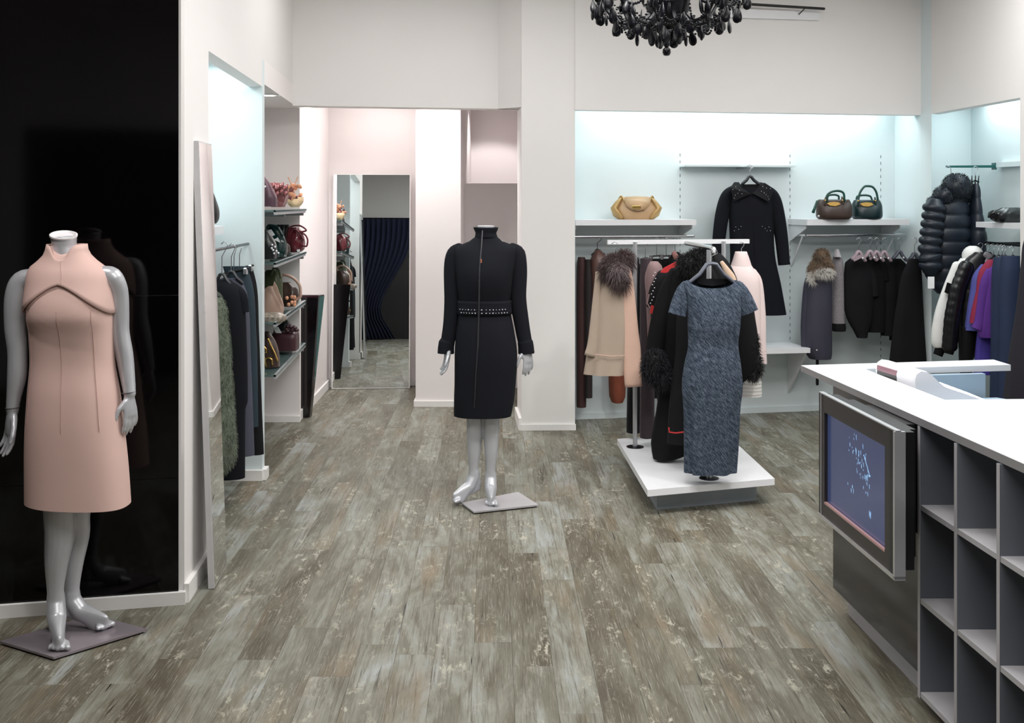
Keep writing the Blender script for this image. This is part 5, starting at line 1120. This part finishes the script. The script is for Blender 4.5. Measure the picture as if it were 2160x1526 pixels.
# tan bag on the left wall shelf
D = 7.98
o, f = bag('handbag', 'tan leather handbag with a flap clasp, alone on the wall shelf', D, [(416, 1314, 1370, .03), (421, 1308, 1376, .045), (430, 1302, 1382, .07), (442, 1297, 1387, .09), (450, 1299, 1385, .095), (458, 1304, 1380, .09), (464, 1309, 1376, .08)], .08, TAN, fold=lambda th, t: .025 * math.cos(11 * th) * abs(math.cos(th)))
for s in (-1, 1):
    cx_ = 1342 + 41 * s; e = MB()
    e.tube([P(cx_ - 10 * s, 418, D - .02), P(cx_ - 2 * s, 428, D - .03), P(cx_ + 6 * s, 440, D - .03), P(cx_ + 2 * s, 450, D - .04), P(cx_ - 10 * s, 461, D - .06)], [(.010, .02), (.020, .035), (.026, .045), (.024, .045), (.012, .03)], n=12); e.build('side_gusset', TANG, o, True, 180)
    strap(o, D, [(cx_ - 14 * s, 424, -.06), (cx_ - 9 * s, 414, -.03), (cx_ - 4 * s, 420, -.01), (cx_ + 3 * s, 436, -.04)], .006, TANG, 'side_strap')
fl = MB(); fl.loft([[P(x, y, D) + Vector((0, dy, 0)) for x, y, dy in r] for r in (
    [(1318, 416, -.03), (1342, 415, -.04), (1366, 416, -.03)], [(1315, 424, -.075), (1342, 424, -.085), (1369, 424, -.075)], [(1318, 434, -.098), (1342, 436, -.108), (1366, 434, -.098)], [(1328, 443, -.106), (1342, 445, -.112), (1356, 443, -.106)])], False, False, False)
q = fl.build('flap', TAN, o, True, 180); shellify(q, .006)
MB().box(P(1342, 437, D - .118), (.065, .012, .022), bev=.005).build('clasp', GOLD, o)
# brown and teal totes
def tote(name, label, D, x0, x1, y0, y1, m, hm, hpts, hpts2, lean=0):
    w_ = x1 - x0; c = (x0 + x1) / 2
    o, f = bag(name, label, D, [(y0, x0 + 5, x1 - 5, .035), (y0 + 6, x0 + 2, x1 - 2, .055), (y0 + 16, x0, x1, .075), (y1 - 10, x0, x1, .085), (y1 - 3, x0 + 2, x1 - 2, .08), (y1, x0 + 6, x1 - 6, .07)], .08, m, fold=lambda th, t: .03 * math.cos(10 * th) * max(0, .7 - t))
    strap(o, D, hpts, .0085, hm, dy=-.05); strap(o, D, hpts2, .0075, hm, dy=.03)
    pl = MB(); slab(pl, [(c - 15, y0 + 8), (c - 9, y0 + 6), (c, y0 + 5), (c + 10, y0 + 6), (c + 14, y0 + 10), (c + 4, y0 + 14), (c - 8, y0 + 13)], D - .082, .006); pl.build('gold_plate', GOLD, o)
    for s in (-1, 1):
        MB().tube([P(c + 19 * s, y0 + 12, D - .06), P(c + 18 * s, y0 + 1, D - .055), P(c + 17 * s, y0 - 5, D - .05)], (.008, .009, .006), n=8).build('handle_tab', m, o, True, 180)
        tb = [q for q in o.children if q.name.startswith('handle_tab')][-1]
        MB().ball(P(c + 18 * s, y0 + 2, D - .065), .0065, 8, 6).build('ring', GOLD, tb, True)
    return o, f
o, f = tote('handbag', 'brown leather tote with gold plate, left of the dark teal tote', 8.13, 1722, 1796, 421, 463, DBROWN, TEALH, [(1741, 427), (1740, 415), (1748, 406), (1763, 403), (1775, 408), (1777, 424)], [(1747, 424), (1750, 413), (1762, 411), (1772, 415), (1772, 424)])
MB().tube([P(1723, 424, 8.07), P(1718, 440, 8.05), P(1715, 449, 8.05)], [(.006, .010), (.010, .006), (.012, .004)], n=8).build('side_tassel', TEALH, o, True)
MB().ball(P(1727, 456, 8.05), .008, 8, 6).build('snap', STUD, o, True)
tote('handbag', 'dark teal leather tote with tall handle, right of the brown tote', 8.22, 1797, 1860, 422, 463, TEALB, TEALH, [(1806, 420), (1811, 404), (1822, 393), (1834, 394), (1843, 404), (1847, 421)], [(1809, 420), (1812, 414), (1826, 412), (1838, 414), (1842, 421)])
o, f = bag('clutch_bag', 'crumpled black leather clutch on the shelf at the right edge', 7.32, [(438, 2116, 2150, .03), (444, 2104, 2160, .06), (454, 2092, 2164, .08), (462, 2094, 2164, .08), (469, 2104, 2158, .07)], .08, BLKL, fold=lambda th, t: .08 * math.cos(7 * th + 5 * t) * abs(math.cos(th)) + .03 * math.cos(13 * th + 9 * t), rows=22, n=56)
mb = MB(); mb.tube([P(2098, 448, 7.26), P(2088, 452, 7.27), P(2086, 458, 7.27)], [(.02, .03), (.016, .024), (.008, .014)], n=10); mb.build('gathered_end', BLKL, o, True, 180)
# black bag in the left niche
o, f = bag('handbag', 'black pointed handbag on the shelf in the left niche', 5.7, [(398, 436, 446, .02), (420, 432, 454, .04), (450, 430, 461, .06), (465, 432, 459, .06), (472, 436, 454, .05)], .05, BLACKP)
strap(o, 5.7, [(440, 400), (441, 385), (444, 398)], .004, BLACKP)
# bags on the four glass shelves, from the front of the nook to the back
o, f = bag('handbag', 'plum handbag at the near end of the topmost glass shelf', 6.95, [(372, 548, 558, .02), (382, 546, 566, .03), (400, 544, 576, .05), (420, 542, 584, .06), (436, 544, 584, .06)], .06, BURG)
MB().ball(P(559, 394, 6.88), .007, 8, 6).build('snap', STUD, o, True)
o, f = bag('handbag', 'copper ruffled patent handbag in the middle of the topmost glass shelf', 7.35, [(386, 572, 590, .03), (394, 568, 604, .05), (408, 568, 606, .07), (424, 570, 604, .07), (437, 574, 600, .06)], .06, COPP, fold=lambda th, t: .14 * math.cos(7 * th + 6 * t) * (1 - .5 * t))
for k in range(9):
    a = (577 + (k % 4) * 9, 392 + (k // 4) * 12 + (k % 2) * 4); b_ = MB(); b_.tube([P(a[0] - 3, a[1] + 6, 7.28), P(a[0], a[1], 7.26), P(a[0] + 3, a[1] - 7, 7.29)], [(.004, .008), (.014, .010), (.003, .006)], n=8); b_.build('ruffle', COPP, o, True, 180)
o, f = bag('handbag', 'cream bowl-shaped bag overflowing with peach flowers, topmost glass shelf', 7.75, [(416, 605, 640, .05), (422, 605, 640, .062), (430, 608, 637, .06), (437, 614, 631, .045)], .06, BEIG)
rp = random.Random(4)
for k in range(26):
    x, y = rp.uniform(606, 636), rp.uniform(394, 420); c = P(x, y, 7.72 - rp.uniform(-.04, .07)); d = Vector((rp.gauss(0, 1), rp.gauss(0, 1), rp.gauss(.6, 1))).normalized()
    b_ = MB(); b_.tube([c, c + d * .016, c + d * .034], [(.006, .008), (.018, .008), (.005, .003)], n=8); b_.build('petal', PEACHF if k % 5 else COPP, o, True, 180)
for a, b in (((618, 396), (608, 374)), ((619, 396), (628, 374))): MB().tube([P(*a, 7.7), P(*b, 7.7)], .0035, n=6).build('twig', PEACHF, o)
o, f = bag('handbag', 'black studded handbag at the near end of the second glass shelf', 6.72, [(484, 546, 562, .03), (500, 546, 574, .05), (525, 546, 584, .06), (546, 548, 582, .06)], .06, BLKL)
for x, y in ((574, 517), (580, 521), (576, 528), (583, 530), (587, 534), (573, 524), (578, 535)):
    MB().ball(P(x, y, 6.655), .0075, 8, 6).build('stud', STUD, o, True)
o, f = bag('handbag', 'dark green patent handbag second on the second glass shelf', 7.02, [(478, 560, 578, .03), (492, 562, 594, .05), (512, 566, 604, .065), (530, 568, 606, .065), (542, 572, 602, .06)], .06, DGREEN, fold=lambda th, t: .06 * math.cos(6 * th + 4 * t))
strap(o, 7.02, [(566, 492), (572, 476), (590, 480), (600, 496)], .010, DGREEN, dy=-.06)
tg = MB(); slab(tg, [(565, 486), (572, 484), (580, 496), (573, 499)], 6.935, .003); tg.build('label_tag', TAGW, o)
tg = MB(); slab(tg, [(577, 506), (586, 501), (591, 512)], 6.93, .003); tg.build('label_tag', TAGW, o)
o, f = bag('handbag', 'brown pleated handbag low in the middle of the second glass shelf', 7.32, [(512, 582, 604, .04), (520, 580, 610, .06), (530, 581, 611, .06), (538, 584, 606, .05)], .06, CHOC, fold=lambda th, t: .10 * math.cos(9 * th))
o, f = bag('handbag', 'maroon patent handbag with looping handles, far end of the second glass shelf', 7.68, [(480, 606, 630, .03), (492, 603, 638, .05), (512, 606, 642, .065), (526, 610, 640, .06), (532, 614, 634, .05)], .06, MARN, fold=lambda th, t: .08 * math.cos(6 * th + 5 * t))
for pts in ([(608, 500), (612, 480), (630, 476), (646, 486), (634, 490)], [(632, 490), (644, 496), (649, 508), (646, 520), (638, 518)], [(610, 496), (620, 484), (632, 492), (640, 506)]): strap(o, 7.62, pts, .006, MARN)
tg = MB(); slab(tg, [(626, 527), (632, 526), (633, 531), (627, 532)], 7.55, .003); tg.build('label_tag', TAGW, o)
for k, x in enumerate((588, 597, 606)):
    b_, _f = bag('handbag', ('small black', 'black rounded', 'glossy black')[k] + ' bag at the back of the second glass shelf, ' + ('left', 'middle', 'right')[k] + ' of three', 7.86, [(474, x - 4, x + 4, .02), (482, x - 7, x + 7, .03), (505, x - 8, x + 8, .04), (531, x - 8, x + 8, .04)], .04, BLKL)
o, f = bag('handbag', 'beige folded leather tote at the near end of the third glass shelf', 6.78, [(604, 566, 576, .02), (612, 556, 584, .04), (630, 548, 594, .06), (650, 546, 598, .065), (667, 550, 594, .06)], .06, TAUP, fold=lambda th, t: .07 * math.cos(5 * th + 4 * t))
fl = MB(); slab(fl, [(578, 594), (584, 604), (596, 640), (598, 650), (590, 640), (575, 608)], 6.70, .008); fl.build('side_flap', TAUP, o)
o, f = bag('clutch_bag', 'snakeskin clutch lying at the front of the third glass shelf', 6.58, [(660, 548, 592, .03), (668, 544, 604, .06), (676, 546, 602, .06), (683, 552, 590, .05)], .05, SNAKE)
o, f = bag('handbag', 'taupe hobo bag with a wide loop strap on the third glass shelf', 7.35, [(596, 592, 612, .03), (608, 590, 626, .05), (628, 592, 630, .065), (646, 596, 624, .055)], .06, CHOC, fold=lambda th, t: .05 * math.cos(7 * th + 3 * t))
strap(o, 7.30, [(590, 604), (586, 588), (600, 580), (620, 588), (633, 606), (634, 624), (624, 634)], [(.010, .014)] * 42, TAUP, 'loop_strap')
for k in range(8):
    c = P(612 + rp.uniform(-8, 10), 634 + rp.uniform(-8, 10), 7.25); b_ = MB(); b_.ball(c, (.012, .01, .014), 8, 6); b_.build('flower_charm', PEACHF, o, True)
o, f = bag('handbag', 'khaki green bag at the back of the third glass shelf', 7.05, [(570, 562, 584, .03), (582, 556, 594, .05), (610, 556, 596, .06), (656, 560, 596, .06)], .05, KHAKI, fold=lambda th, t: .06 * math.cos(6 * th + 3 * t))
strap(o, 7.0, [(572, 580), (578, 566), (588, 570), (592, 586)], .007, KHAKI)
o, f = bag('handbag', 'chocolate handbag with gold rings at the near end of the lowest glass shelf', 6.74, [(700, 552, 566, .03), (716, 548, 578, .05), (745, 546, 588, .06), (773, 548, 590, .06)], .06, CHOC)
for pts in ([(553, 714), (558, 724), (566, 734), (567, 741), (560, 740), (554, 728)], [(566, 770), (564, 758), (570, 752), (578, 756), (579, 766)], [(570, 712), (578, 730), (584, 742), (590, 758)], [(556, 734), (562, 750), (566, 768)]): strap(o, 6.74, pts, .006, GOLD, 'gold_ring', -.065)
o, f = bag('handbag', 'maroon box handbag with a white tag on the lowest glass shelf', 7.38, [(700, 578, 626, .05), (704, 576, 628, .07), (720, 575, 629, .08), (738, 576, 628, .08)], .08, MARN2, ex=5)
tg = MB(); slab(tg, [(575, 690), (587, 690), (594, 703), (582, 703)], 7.27, .003); tg.build('price_tag', TAGW, o)
for k in range(10):
    c = P(604 + 2.2 * k + rp.uniform(-2, 2), 694 + rp.uniform(-5, 5), 7.32); MB().ball(c, (.018, .02, .014), 8, 6).build('ruffle', MARN2, o, True)
o, f = bag('handbag', 'black bag standing behind the maroon box handbag', 7.70, [(676, 582, 606, .03), (684, 578, 612, .05), (710, 578, 616, .06), (729, 580, 616, .06)], .05, BLKL)
